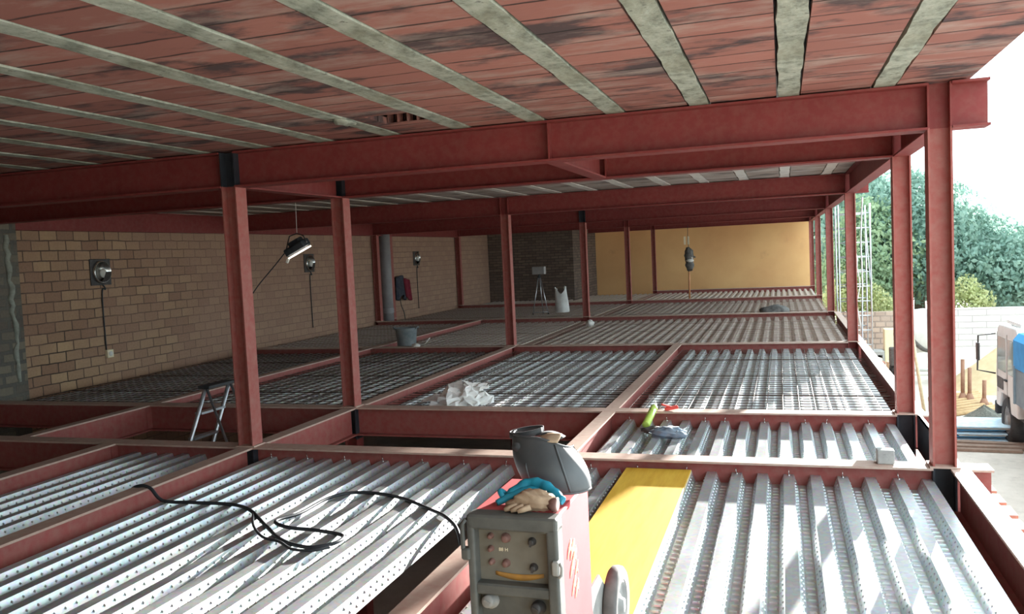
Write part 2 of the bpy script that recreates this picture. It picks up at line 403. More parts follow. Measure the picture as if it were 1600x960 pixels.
# ------------------------------------------------------------------ columns
def hsec(mb, z0, z1, s=CH, tf=.013, tw=.010, mi=0):
    h = s / 2
    mb.bb(-h, -h + tf, -h, h, z0, z1, mi); mb.bb(h - tf, h, -h, h, z0, z1, mi); mb.bb(-h + tf, h - tf, -tw / 2, tw / 2, z0, z1, mi)
    return mb
SHAFT = hsec(MB(), .012, ZB).mesh('shaft', REDC)
BASEP = MB().bb(-CH / 2 - .02, CH / 2 + .02, -CH / 2 - .012, CH / 2 + .012, 0, .012).mesh('base_plate', REDDUSTLIT)
HEADS = hsec(MB(), ZB, ZC - .012).mesh('head_joint', BLACKST)
HEADR = hsec(MB(), ZB, ZC - .012).mesh('head_joint', RED)
FOOTS = hsec(MB(), -.36, 0).mesh('foot_joint', BLACKST)
FOOTR = hsec(MB(), -.36, 0).mesh('foot_joint', RED)
LOWS = hsec(MB(), -2.45, -.36).mesh('lower_shaft', RED)
def column(x, y, label, group=None, low=True, black=False):
    r = empty('steel_column', (x, y, 0), label, 'steel column', group)
    obj('shaft', SHAFT, None, r); obj('base_plate', BASEP, None, r, label='dusty base plate')
    o = obj('head_joint', HEADS if black else HEADR, None, r)
    if black: o['label'] = 'unpainted black steel head'
    o = obj("foot_joint", FOOTS if y < 9 else FOOTR, None, r)
    if y < 9: o["label"] = "unpainted black steel foot"
    if low: obj('lower_shaft', LOWS, None, r)
    return r
right_names = ['nearest red steel column on the open right side, beside the overhanging beam stub',
    'second red steel column on the open side, at the end of the bare ribbed deck',
    'third column on the open side, standing at the far end of the white mesh bay',
    'fourth column on the open side, just right of the scaffold gap',
    'fifth column on the open side, slim and close to the orange wall',
    'last column on the open side, standing against the orange wall edge']
mid_names = ['nearest red steel column with black top, beside the stepladder',
    'red steel column with orange flange behind the stepladder opening, left of the white bag',
    'slim red column at the corner of the mesh deck behind the crumpled white bag',
    'red column beside the white sack and tripod',
    'thin dark red column in front of the orange wall, nearer one of the pair',
    'wider red column standing against the orange wall, behind the thin one']
for i, y in enumerate(TY):
    column(XR, y, right_names[i]); column(XL, y, mid_names[i], low=i < 3, black=i in (0, 1, 3))
column(XW - .1, 20.15, 'dark red column against the brick wall, left of the grey pipe', low=False)
column(XW - .1, 20.95, 'dark red column against the brick wall, right of the grey pipe', low=False)
column(XW - .1, TY[4], 'dark red column against the brick wall behind the hanging dark coat', low=False)

# ------------------------------------------------------------------ floor beams
h = CH / 2
beam('X', TY[0], XL + h, XR - h, 0, 'nearest floor beam, running behind the welding machine to the near right column', floor=True, stiff=(-1.68,))
beam('X', TY[0], -10.02, XL - h, 0, 'nearest floor beam in the dark left bay, left of the stepladder column', floor=True, stiff=(-6.1,))
beam('X', TY[0], XR + h, 1.325, 0, 'short overhanging beam stub right of the nearest right column', floor=True)
beam('X', TY[1], XL + h, XR - h, 0, 'second floor beam, under the lime green canister and white bag', floor=True, stiff=(-1.68,))
beam('X', TY[1], -10.0, XL - h, 0, 'second floor beam in the dark left bay behind the stepladder', floor=True, stiff=(-7.35,))
beam('X', TY[1], XR + h, 1.25, 0, 'short beam stub beside the second column on the open side', floor=True)
beam('X', TY[2], XL + h, XR - h, 0, 'third floor beam, closing the far end of the white mesh bays', floor=True)
beam('X', TY[2], XWALL + .01, XL - h, 0, 'third floor beam in the dark left part, in front of the grey bucket', floor=True)
beam('X', TY[2], XR + h, 1.22, 0, 'small beam stub beside the third column on the open side', floor=True)
beam('X', TY[3], XL + h, XR - h, 0, 'fourth floor beam, right of the white sack column', floor=True)
beam('X', TY[3], XWALL + .1, XL - h, 0, 'fourth floor beam, running in the dark in front of tripod and sack', floor=True)
beam('X', TY[4], XL + h, XR - h, 0, 'fifth floor beam, a thin line crossing the deck before the orange wall', floor=True)
beam('X', TY[4], XWALL + .1, XL - h, 0, 'fifth floor beam in the dark corner behind the tripod', floor=True)
beam('X', TY[5], XL + h, XR - h, 0, 'last floor beam, at the foot of the orange wall', floor=True)
XE = 1.123; X2 = -1.678; X4 = -7.35
g = .092
def ybeam(x, a, b, label, w=.12, z=0, **k): return beam('Y', x, a, b, z, label, w=w, floor=True, **k)
ybeam(XE, -1.5, TY[0] - g, 'bright dusty edge beam along the open right side of the nearest bay')
ybeam(XE + .02, TY[1] + g, TY[2] - g, 'bright edge beam along the open side of the white mesh bay')
ybeam(XE + .02, TY[2] + g, TY[3] - g, 'far edge beam beyond the third column on the open side')
ybeam(X2, -1.5, TY[0] - g, 'pinkish secondary beam running from the welding machine toward the viewer', w=.13)
ybeam(X2, TY[0] + g, TY[1] - g, 'secondary beam at the left end of the bare ribbed deck behind the helmet', w=.13)
ybeam(X2, TY[1] + g, TY[2] - g, 'secondary beam between the two white mesh panels', w=.13)
ybeam(XL + .01, -1.5, TY[0] - CH / 2 - .01, 'beam along the left side of the sunlit ribbed deck, crossed by the black cable', w=.14)
ybeam(XL + .02, TY[0] + CH / 2 + .01, TY[1] - CH / 2 - .01, 'short beam beside the open hole, between the two nearest left columns', w=.14)
ybeam(XL + .03, TY[1] + CH / 2 + .01, TY[2] - CH / 2 - .01, 'beam left of the crumpled white bag, between mesh panels', w=.14)
ybeam(-6.1, -1.5, TY[0] - g, 'secondary beam left of the small shaded ribbed deck', w=.14)
ybeam(X4, TY[0] + g, TY[1] - g, 'short dark red beam across the left hole, left of the stepladder', w=.13)
ybeam(X4, TY[1] + g, TY[2] - g, 'secondary beam in the dark mesh deck behind the stepladder', w=.13)
ybeam(X4, TY[2] + g, TY[3] - g, 'secondary beam in the dark mesh deck right of the grey bucket', w=.13)
ybeam(-9.93, TY[0] + g, TY[1] - g, 'dark red beam against the old brick pier at the left', w=.14)
for k, lb in ((2, 'fourth'), (3, 'fifth'), (4, 'sixth')): ybeam(XL, TY[k] + g, TY[k + 1] - g, f'low dusty beam under the deck joint in the {lb} bay, along the middle columns', w=.17, z=-.10)
# plain edge plate at the end of the bare ribbed deck
e = MB(); e.bb(-.008, .008, 0, TY[1] - TY[0] - 2 * g, -.31, 0); e.bb(-.008, .05, 0, TY[1] - TY[0] - 2 * g, -.31, -.296); e.bb(-.008, .03, 0, TY[1] - TY[0] - 2 * g, -.006, 0)
tag(obj('edge_channel', e, BLACKST, loc=(1.125, TY[0] + g, 0)), 'dark edge channel along the gap between the two nearest right columns', 'edge channel')

# ------------------------------------------------------------------ roof beams
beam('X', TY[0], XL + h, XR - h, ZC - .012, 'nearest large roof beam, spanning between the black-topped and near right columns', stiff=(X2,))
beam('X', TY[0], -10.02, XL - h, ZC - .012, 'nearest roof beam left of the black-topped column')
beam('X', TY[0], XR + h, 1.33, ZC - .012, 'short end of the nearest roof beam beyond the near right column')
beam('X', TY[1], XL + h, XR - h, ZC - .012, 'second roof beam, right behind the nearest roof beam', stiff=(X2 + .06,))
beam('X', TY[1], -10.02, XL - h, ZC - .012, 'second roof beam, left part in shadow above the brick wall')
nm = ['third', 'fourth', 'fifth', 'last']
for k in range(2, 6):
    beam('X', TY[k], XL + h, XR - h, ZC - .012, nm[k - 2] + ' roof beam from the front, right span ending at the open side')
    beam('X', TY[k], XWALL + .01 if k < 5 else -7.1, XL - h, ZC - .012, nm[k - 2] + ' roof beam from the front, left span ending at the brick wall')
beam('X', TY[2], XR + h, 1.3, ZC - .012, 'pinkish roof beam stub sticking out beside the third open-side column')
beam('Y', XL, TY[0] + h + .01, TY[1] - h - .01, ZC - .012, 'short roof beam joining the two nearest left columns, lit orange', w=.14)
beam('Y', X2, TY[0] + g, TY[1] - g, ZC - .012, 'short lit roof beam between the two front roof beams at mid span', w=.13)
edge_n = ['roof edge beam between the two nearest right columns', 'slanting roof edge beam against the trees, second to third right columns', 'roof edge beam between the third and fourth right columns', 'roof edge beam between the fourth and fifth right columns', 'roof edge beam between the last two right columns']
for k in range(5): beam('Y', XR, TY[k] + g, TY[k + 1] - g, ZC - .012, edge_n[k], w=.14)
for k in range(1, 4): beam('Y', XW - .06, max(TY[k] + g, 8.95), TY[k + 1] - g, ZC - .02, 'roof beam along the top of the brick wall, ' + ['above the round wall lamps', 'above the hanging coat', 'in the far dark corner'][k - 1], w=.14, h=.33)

# ------------------------------------------------------------------ ceiling slab and joists
JX = [.69 - .615 * k for k in range(-1, 19)]
XS = 1.36
# hole broken into the soffit near the nearest roof beam, between two joists
HX0, HX1, HY0, HY1 = -2.80, -2.466, 5.42, 5.80
def soffit(mb, y0, y1, hole=False):
    xs = sorted(JX)
    edges = [-10.5] + [v for x in xs for v in (x - .081, x + .081)] + [XS]
    for i in range(0, len(edges), 2):
        a, b = max(edges[i], -10.5), min(edges[i + 1], XS)
        if b - a < .01: continue
        if hole and a < (HX0 + HX1) / 2 < b:
            mb.bb(a, b, y0, HY0, ZC, ZC + .012); mb.bb(a, HX0, HY0, y1, ZC, ZC + .05); mb.bb(HX0, b, HY1, y1, ZC, ZC + .010)
            for k in range(5): mb.bb(HX0 + .005 + k * .080, HX0 + .014 + k * .080, HY1 - .02, y1, ZC + .010, ZC + .15)
        else: mb.bb(a, b, y0, y1, ZC, ZC + .05)
m = MB(); soffit(m, -2.2, TY[0] + .09, True); soffit(m, TY[0] + .09, TY[1] + .09)
struct('ceiling', m, CEIL, 'terracotta block ceiling with dark stains between concrete joists')
m = MB(); soffit(m, TY[1] + .09, YEND + .1)
struct('ceiling', m, CEILT, 'pale worn ceiling of the far bays')
struct('ceiling', MB().bb(-10.6, XS, -2.2, YEND + .2, ZC + .17, ZC + .3), CONC, 'rough concrete slab above the ceiling blocks')
tag(obj('broken_block', MB().blob((0, 0, 0), (.07, .14, .02), 14, 8, lambda d: 1 + .2 * math.sin(d.x * 7 + d.y * 5)), JOIST, loc=(-2.99, 5.45, ZC - .012), rot=(0, 0, .1)), 'pale broken block fragment stuck under the ceiling beside the hole', 'rubble')
jl = {1: 'far right concrete ceiling joist near the bright sky', 2: 'concrete ceiling joist running almost straight up the picture', 0: 'outermost concrete ceiling joist at the slab edge'}
words = ['first', 'second', 'third', 'fourth', 'fifth', 'sixth', 'seventh', 'eighth', 'ninth', 'tenth', 'eleventh', 'twelfth', 'thirteenth', 'fourteenth', 'fifteenth', 'sixteenth', 'seventeenth', 'eighteenth', 'nineteenth', 'twentieth']
def joist_mesh(L):
    mb = MB(); n = 60
    def P(u, v):
        y = u * L; k = int(v * 3 + .5); w = .0675 + .004 * math.sin(y * 7.1) + .003 * math.sin(y * 17 + 1)
        return Vector(((-w, -w, w, w)[k], y, (.16, -.006 + .003 * math.sin(y * 5), -.006 + .003 * math.sin(y * 6.3 + 2), .16)[k]))
    mb.grid(n, 3, P, smooth=False); return mb
jm = joist_mesh(TY[0] + .09 + 2.2).mesh('concrete_joist', JOIST)
JPR = D.objects.new('concrete_joist', jm); COL.objects.link(JPR); JPR.location = (JX[1], -2.2, ZC)
for k in range(1, 20):
    o = JPR if k == 1 else JPR.copy()
    if k > 1: COL.objects.link(o)
    o.location = (JX[k], -2.2, ZC)
    tag(o, f'{words[k-1]} pale concrete ceiling joist from the open right side, over the nearest bay', 'ceiling joist', 'concrete ceiling joists')
jm2 = joist_mesh(TY[2] - TY[1] - .18).mesh('concrete_joist', concrete('pale_dry_concrete', (.74, .68, .60), (.55, .49, .43)))
fj = None
for k in range(1, 20):
    o = D.objects.new('concrete_joist', jm2) if fj is None else fj.copy(); COL.objects.link(o); fj = fj or o
    o.location = (JX[k], TY[1] + .09, ZC)
    tag(o, 'pale ceiling joist behind the second roof beam, partly hidden, one of a striped row', 'ceiling joist', 'joists of the far ceiling strip')

# ------------------------------------------------------------------ deck sheets
RT, RV, PIT = -.095, -.175, .1835
def rib_profile(n, x0):
    pr = []
    for k in range(n):
        x = x0 + k * PIT
        pr += [(x, RV), (x + .057, RV), (x + .085, RT), (x + .155, RT)]
    pr.append((x0 + n * PIT, RV)); return pr
def deck_mesh(name, n, L, mat, detail=False, pins=False):
    mb = MB()
    pr = rib_profile(n, 0); k = len(pr)
    vs = [(x, y, z) for y in (0, L) for x, z in pr] + [(x, y, z - .0015) for y in (0, L) for x, z in pr]
    fs = [(i, i + 1, k + i + 1, k + i) for i in range(k - 1)] + [(2 * k + i, 3 * k + i, 3 * k + i + 1, 2 * k + i + 1) for i in range(k - 1)]
    fs += [(i, 2 * k + i, 2 * k + i + 1, i + 1) for i in range(k - 1)]
    mb.add(vs, fs)
    if detail:
        ny = int(L / .072)
        for r in range(n):
            x = r * PIT
            for j in range(ny):
                y = L - .12 - j * .072
                if y < .05: break
                cx = x + .0285                                      # pressed lug across the valley
                mb.add([(cx - .020, y - .007, RV), (cx + .020, y - .007, RV), (cx + .020, y + .024, RV), (cx - .020, y + .024, RV),
                        (cx - .017, y - .003, RV + .007), (cx + .017, y - .003, RV + .007), (cx + .017, y + .002, RV + .0068), (cx - .017, y + .002, RV + .0068)],
                       [(0, 1, 5, 4), (1, 2, 6, 5), (2, 3, 7, 6), (3, 0, 4, 7), (4, 5, 6, 7)])
                for side in (0, 1):                                 # dimples on both flanks of the rib
                    for q, (fz, dy) in enumerate(((.30, 0), (.68, .036))):
                        yy = y + dy
                        if side == 0: px, pz, nx = x + .057 + .028 * fz, RV + .08 * fz, -.94
                        else: px, pz, nx = x + PIT - .028 * fz, RV + .08 * fz, .94
                        tx = (.33 if side == 0 else -.33)
                        s1 = .010
                        A = [(px - tx * s1 * 1.0, yy, pz - .94 * s1), (px, yy + s1, pz), (px + tx * s1, yy, pz + .94 * s1), (px, yy - s1, pz), (px + nx * .006, yy, pz + .002)]
                        mb.add(A, [(0, 1, 4), (1, 2, 4), (2, 3, 4), (3, 0, 4)])
    return mb.mesh(name, mat)
def pins(parent, n, L, every=2):
    for r in range(0, n, every):
        obj('shot_pin', MB().bar((r * PIT + .12, L - .03, RT), (r * PIT + .12 + random.uniform(-.01, .01), L - .03, RT + .045), .003, 6).lathe([(.010, RT), (.010, RT + .006), (0, RT + .006)], 8, mat=Matrix.Translation((r * PIT + .12, L - .03, 0))), CHROME, parent)
def deck_row(xstart, counts, y0, y1, mat, labels, detail=False, group=None, slant=0):
    x = xstart; cache = {}; out = []
    for i, n in enumerate(counts):
        key = n
        if key not in cache: cache[key] = deck_mesh('deck_sheet', n, y1 - y0, mat, detail)
        o = D.objects.new('deck_sheet', cache[key]); COL.objects.link(o); o.location = (x, y0, -.0008 * (i % 2))
        tag(o, labels[i] if isinstance(labels, list) else labels, 'deck sheet', group); out.append((o, n)); x += n * PIT
    return out
yb0 = 1.2
rr = deck_row(XR + .02 - .06 - 14 * PIT, [2, 4, 4, 4], yb0, TY[0] - .008, GALV,
    ['ribbed steel deck sheet beside the secondary beam, mostly under the welding machine', 'ribbed steel deck sheet under the yellow board', 'ribbed steel deck sheet just right of the yellow board', 'ribbed steel deck sheet with glaring reflections beside the bright edge beam'], True, 'near deck sheets')
for o, n in rr: pins(o, n, TY[0] - .008 - yb0, 2)
ll = deck_row(-2.1 - 13 * PIT, [4, 4, 5], yb0, TY[0] - .008, GALV,
    ['ribbed deck sheet along the left beam, where the black cable starts', 'ribbed deck sheet in the middle of the left deck, under the coiled cable', 'sunlit ribbed deck sheet at the open gap left of the welding machine'], True, 'near deck sheets')
for o, n in ll: pins(o, n, TY[0] - .008 - yb0, 2)
deck_row(-5.98, [5], yb0, TY[0] - .008, GALV, ['shaded narrow ribbed deck sheet in the dark far left bay'], True, 'near deck sheets')
rr = deck_row(-1.60, [5, 5, 4], TY[0] + .10, TY[1] - .008, GALV,
    ['short ribbed deck sheet beside the blue rag and secondary beam', 'short ribbed deck sheet in the middle between the two front beams', 'short ribbed deck sheet shining at the second open-side column'], True, 'near deck sheets')
for o, n in rr: pins(o, n, TY[1] - .008 - TY[0] - .1, 2)
def bay(k, x0, x1, mat, label, group, yend=None):
    n = int((x1 - x0) / PIT); c = []
    while n > 0:
        q = 4 if n >= 4 else n
        c.append(q); n -= q
    deck_row(x0 + ((x1 - x0) - sum(c) * PIT) / 2, c, TY[k] + .10, yend or TY[k + 1] - .10, mat, label, False, group)
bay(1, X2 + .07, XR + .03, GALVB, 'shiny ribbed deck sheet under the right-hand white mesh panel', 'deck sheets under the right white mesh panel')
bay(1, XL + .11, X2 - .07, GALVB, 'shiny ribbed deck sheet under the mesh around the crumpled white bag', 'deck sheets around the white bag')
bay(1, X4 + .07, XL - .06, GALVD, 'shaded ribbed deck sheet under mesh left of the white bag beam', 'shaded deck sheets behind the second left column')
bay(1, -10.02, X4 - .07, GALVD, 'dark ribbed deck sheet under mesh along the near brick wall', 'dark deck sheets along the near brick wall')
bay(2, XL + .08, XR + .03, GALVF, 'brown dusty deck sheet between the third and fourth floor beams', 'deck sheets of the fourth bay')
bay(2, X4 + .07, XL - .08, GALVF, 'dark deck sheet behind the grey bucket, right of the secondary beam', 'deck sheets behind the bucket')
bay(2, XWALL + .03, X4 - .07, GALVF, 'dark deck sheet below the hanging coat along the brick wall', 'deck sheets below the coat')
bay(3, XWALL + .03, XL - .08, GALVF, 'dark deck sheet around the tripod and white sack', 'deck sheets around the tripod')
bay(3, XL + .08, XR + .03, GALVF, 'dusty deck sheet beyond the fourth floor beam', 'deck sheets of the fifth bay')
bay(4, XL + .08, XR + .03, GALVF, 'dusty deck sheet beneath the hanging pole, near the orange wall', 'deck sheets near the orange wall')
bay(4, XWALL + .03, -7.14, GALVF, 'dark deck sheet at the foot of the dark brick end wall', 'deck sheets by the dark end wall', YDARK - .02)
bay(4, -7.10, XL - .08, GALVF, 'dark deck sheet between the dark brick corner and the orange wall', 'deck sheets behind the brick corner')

# ------------------------------------------------------------------ reinforcing mesh
def rmesh(x0, x1, y0, y1, label, s=.155, r=.0040, name='reinforcing_mesh'):
    mb = MB(); z = RT + r + .001
    nx = int((x1 - x0 - .06) / s); ny = int((y1 - y0 - .06) / s)
    def q(a, b, ax):
        d = Vector((0, r, 0)) if ax == 'X' else Vector((r, 0, 0)); u = Vector((0, 0, r))
        a, b = Vector(a), Vector(b)
        mb.add([a + d, a + u, a - d, a - u, b + d, b + u, b - d, b - u], [(0, 1, 5, 4), (1, 2, 6, 5), (2, 3, 7, 6), (3, 0, 4, 7)])
    for j in range(ny + 1):
        y = y0 + .03 + j * s + random.uniform(-.006, .006); q((x0 + .02, y, z), (x1 - .02, y + random.uniform(-.008, .008), z), 'X')
    for i in range(nx + 1):
        x = x0 + .03 + i * s + random.uniform(-.008, .008); q((x, y0 + .02, z + 2 * r), (x + random.uniform(-.012, .012), y1 - .02, z + 2 * r), 'Y')
    for j in (ny * .22, ny * .48, ny * .76):                       # laps between mats
        y = y0 + .03 + j * s; q((x0 + .02, y, z + 4 * r), (x1 - .02, y, z + 4 * r), 'X')
    return tag(obj(name, mb, REBARF if s > .16 else REBAR), label, 'reinforcing mesh')
rmesh(X2 + .07, XR + .05, TY[1] + .1, TY[2] - .1, 'steel reinforcing mesh on the bright right panel by the open side')
rmesh(XL + .11, X2 - .07, TY[1] + .1, TY[2] - .1, 'steel reinforcing mesh around the crumpled white bag')
rmesh(X4 + .07, XL - .06, TY[1] + .1, TY[2] - .1, 'shaded reinforcing mesh behind the second left column')
rmesh(-10.0, X4 - .07, TY[1] + .1, TY[2] - .1, 'dark reinforcing mesh along the near brick wall')
rmesh(XL + .09, XR + .05, TY[2] + .1, TY[3] - .1, 'brown reinforcing mesh between the third and fourth floor beams', .18)
rmesh(X4 + .07, XL - .09, TY[2] + .1, TY[3] - .1, 'dark reinforcing mesh under and behind the grey bucket', .18)
rmesh(XWALL + .05, X4 - .07, TY[2] + .1, TY[3] - .1, 'dark reinforcing mesh below the hanging coat', .18)
rmesh(XL + .09, XR + .05, TY[3] + .1, TY[4] - .1, 'dusty reinforcing mesh beyond the fourth floor beam', .2)
rmesh(XWALL + .05, XL - .09, TY[3] + .1, TY[4] - .1, 'dark reinforcing mesh under the tripod and sack', .2)

# ------------------------------------------------------------------ room shell
struct('wall_left', MB().bb(XWALL - .3, XWALL, 8.905, YDARK + .3, -2.45, ZC), BRICK, 'tan brick wall along the left side')
m = MB().bb(XWALL - .3, -10.03, -2.2, 8.905, -2.45, ZC)
wl = struct('wall_left', m, BRICKOLD, 'old rough brick pier at the far left')
seam = MB(); pts = []
random.seed(3)
for k in range(24):
    z = 2.2 - k * .088; pts.append((-10.03 + random.uniform(-.008, .012), 8.735 + .0015 * k + random.uniform(-.03, .03), z))
seam.tube(pts, [random.uniform(.02, .045) for _ in pts], 6)
tag(obj('mortar_seam', seam, concrete('pale_mortar', (.36, .37, .31), (.20, .21, .17), 9)), 'crooked pale mortar seam down the old brick pier', 'mortar seam')
struct('wall_back_added', MB().bb(-10.03, 1.1, -2.5, -2.2, -2.45, ZC), BRICKOLD, 'unseen brick wall added behind the viewer')  # unseen; added to cut light from behind and darken the left interior
struct('wall_end', MB().bb(XWALL, -7.15, YDARK, YDARK + .25, -2.45, ZC), BRICKDARK, 'dark brick end wall behind the tripod')
struct('wall_end', MB().bb(-7.4, -7.15, YDARK + .25, YEND, -2.45, ZC), BRICKDARK)
struct('wall_far', MB().bb(-7.4, 1.12, YEND, YEND + .2, -2.45, ZC), ORANGE, 'orange plastered wall at the far end')
# lower level: ground, shaded basement walls
struct('ground', MB().bb(-70, 110, -60, 160, -2.75, -2.45), GROUND, 'pale sandy building site ground')
mb = MB().bb(1.40, 1.56, -2.2, 8.3, -2.45, -.50).bb(1.16, 1.24, 8.3, YEND, -2.45, -.50)  # far stretch is hidden, added to keep daylight out of the lower level
struct('wall_right', mb, brick_wall('red_hollow_brick', (.60, .22, .14), (.48, .17, .11), (.55, .50, .46), .26, .14, .012, (.5, .24, .17)), 'low red brick wall under the open edge, hidden far stretch added')
br = MB(); br.bb(-.06, .06, -.115, .115, 0, .09)
for yy in (-.07, 0, .07): br.bb(.0605, .0615, yy - .022, yy + .022, .02, .07, 1)
for yy in (-.07, 0, .07): br.bb(-.02, .02, yy - .02, yy + .02, .0902, .0912, 1)
bm_ = br.mesh('hollow_brick', [CLAYBR, CREAM])
for k in range(16):
    o = D.objects.new('hollow_brick', bm_); COL.objects.link(o); o.location = (1.485 + random.uniform(-.006, .006), 3.0 + k * .31, -.50); o.rotation_euler = (0, 0, random.uniform(-.05, .05))
    tag(o, 'red hollow brick in the row beside the bright edge beam', 'brick', 'bricks on the low wall at the open edge')

# ------------------------------------------------------------------ yellow board
b = MB().bb(-.245, .245, 0, 4.4, 0, .027); 
o = obj('shuttering_board', b, YBOARD, loc=(-.93, 1.86, RT + .001), bevel=.003)
tag(o, 'yellow three-ply shuttering board lying on the deck behind the welding machine', 'board')
obj('board_edge', MB().bb(.2455, .2475, 0, 4.4, .003, .024), PALEWOOD, o, label='pale worn board edge')

# ------------------------------------------------------------------ welding machine
WZ = RT + .028
WTOP = .715
def welder():
    r = empty('welding_machine', (-.895, 2.665, WZ + .002), 'red and grey welding machine on wheels standing on the deck in front', 'welding machine', rot=(0, 0, -.015))
    W, Dp, H = .325, .41, WTOP - WZ
    b = MB()
    b.rbox((0, Dp / 2 + .02, .09 + (H - .09) / 2), (W - .012, Dp, H - .092), .010)
    obj('casing', b, WELDRED, r, bevel=.002)
    f = MB()                                                       # grey front moulding round the recessed panel
    f.rbox((0, -.004, H - .026), (W, .075, .052), .012)
    f.rbox((-W / 2 + .014, -.004, .42), (.028, .075, .66), .010); f.rbox((W / 2 - .020, -.004, .42), (.040, .075, .66), .010)
    f.rbox((0, -.004, H - .262), (W - .04, .064, .040), .01); f.rbox((0, .0, .115), (W, .08, .07), .012); f.bb(-W / 2 + .02, W / 2 - .02, .022, .030, .12, H - .03)
    obj('front_frame', f, WELDGREY, r, label='grimy grey front frame')
    obj('control_panel', MB().bb(-W / 2 + .028, W / 2 - .042, .006, .018, H - .245, H - .052), PANEL, r, label='dusty olive control panel')
    obj('lower_panel', MB().bb(-W / 2 + .028, W / 2 - .042, .006, .018, .15, H - .28), WELDGREY, r)
    hd = MB()
    hd.tube([(-W / 2 - .002, -.036, H - .018), (-W / 2 - .014, -.042, H - .035), (-W / 2 - .014, -.042, H - .12), (-W / 2 - .004, -.038, H - .14)], .008, 8)
    hd.rbox((-W / 2 - .004, -.036, H - .138), (.032, .036, .042), .010)
    obj('side_handle', hd, WELDGREY, r)
    h2 = MB().rbox((W / 2 - .008, -.040, H - .165), (.026, .03, .050), .008); h2.tube([(W / 2 + .006, -.046, H - .145), (W / 2 + .012, -.044, H - .16), (W / 2 + .010, -.044, H - .188), (W / 2 + .0, -.046, H - .195)], .005, 8)
    obj('side_latch', h2, HUB, r)
    kn = [(-.090, H - .085, .009, 0), (-.091, H - .130, .009, 0), (-.089, H - .176, .009, 0), (-.034, H - .089, .014, 0), (-.037, H - .178, .012, 0), (.060, H - .096, .012, 1), (.062, H - .186, .012, 1)]
    for x, z, rad, dk in kn:
        mt = Matrix.Translation((x, .006, z)) @ Matrix.Rotation(PI / 2, 4, 'X')
        k = MB().lathe([(rad * 1.25, 0), (rad * 1.2, .004), (rad, .006), (rad * .92, .018), (rad * .7, .021), (0, .021)], 18, mat=mt)
        if dk: k.box((x, -.017, z), (.007, .006, rad * 2), rot=(0, .15, 0))
        obj('knob', k, KNOBD if dk else KNOB, r)
    arc = MB()
    arc.grid(14, 1, lambda u, v: Vector((-.078 + .175 * u, .004, H - .222 - .016 * math.sin(PI * u) + .002 * u + (.022 if v > .5 else 0) * (.6 + .4 * math.sin(PI * u)))))
    obj('orange_label', arc, LABELOR, r, label='curved orange label strip', solid=.001)
    text('display_digits', '88 H', .017, CREAM, r, (-.046, .0045, H - .132), (PI / 2, 0, 0), label='small pale display figures')
    for x, z, rad in ((-.098, H - .315, .022), (.075, H - .325, .019)):
        mt = Matrix.Translation((x, .006, z)) @ Matrix.Rotation(PI / 2 - .25, 4, 'X')
        s = MB().lathe([(rad * 1.3, 0), (rad * 1.3, .012), (rad, .014), (rad, .045), (rad * .8, .05), (0, .05)], 20, mat=mt); s.box(mt @ Vector((0, 0, .052)), (rad * 1.1, .006, .007), rot=(0, .5, 0))
        obj('socket', s, HUB if x < 0 else KNOBD, r)
    X = W / 2 - .006
    sg = MB()
    def stroke(pts, w): sg.tube([(X + .0006, y, z) for y, z in pts], [w * .35] + [w] * (len(pts) - 2) + [w * .35], 6)
    for (yc, zc, hg, w) in ((.125, H - .155, .050, .006), (.165, H - .170, .055, .007), (.185, H - .205, .060, .007), (.150, H - .232, .050, .0065), (.205, H - .262, .055, .004), (.165, H - .302, .052, .005), (.205, H - .328, .048, .005)):
        stroke([(yc - .030, zc - hg * .55), (yc - .008, zc - hg * .05), (yc + .010, zc + hg * .30), (yc + .022, zc + hg * .52)], w)
        stroke([(yc - .012, zc + hg * .12), (yc + .012, zc - hg * .08), (yc + .018, zc - hg * .34)], w * .7)
    obj('side_lettering', sg, CREAM, r, label='faded cream script lettering')
    yb = Dp + .33
    t = MB(); t.bb(-.15, .15, Dp - .02, Dp + .40, .06, .072); t.bar((-.13, yb, .165), (.21, yb, .165), .010, 10)
    for sx in (-1, 1): t.add([(sx * .152, Dp - .02, .36), (sx * .152, Dp + .16, .36), (sx * .152, Dp + .38, .17), (sx * .152, Dp + .38, .06), (sx * .152, Dp - .02, .06), (sx * .144, Dp - .02, .36), (sx * .144, Dp + .16, .36), (sx * .144, Dp + .38, .17), (sx * .144, Dp + .38, .06), (sx * .144, Dp - .02, .06)],
        [(0, 1, 2, 3, 4), (9, 8, 7, 6, 5), (0, 5, 6, 1), (1, 6, 7, 2), (2, 7, 8, 3), (3, 8, 9, 4), (4, 9, 5, 0)])
    obj('trolley_bracket', t, HUB, r)
    for sx in (-1, 1):
        mt = Matrix.Translation((sx * .180, yb, .165)) @ Matrix.Rotation(PI / 2 * sx, 4, 'Y')
        w = MB().lathe([(.105, -.026), (.148, -.028), (.160, -.018), (.163, 0), (.160, .018), (.148, .028), (.105, .026)], 32, mat=mt)
        wo = obj('wheel', w, RUBBERT, r)
        obj('hub', MB().lathe([(.108, -.02), (.108, .022), (.10, .026), (.09, .014), (.05, .010), (.035, .02), (.03, .034), (0, .034)], 26, mat=mt), HUB, wo)
    for sx in (-.11, .11): obj('foot', MB().rbox((sx, .06, .045), (.05, .06, .09), .008), BLACKR, r)
    return r
welder()
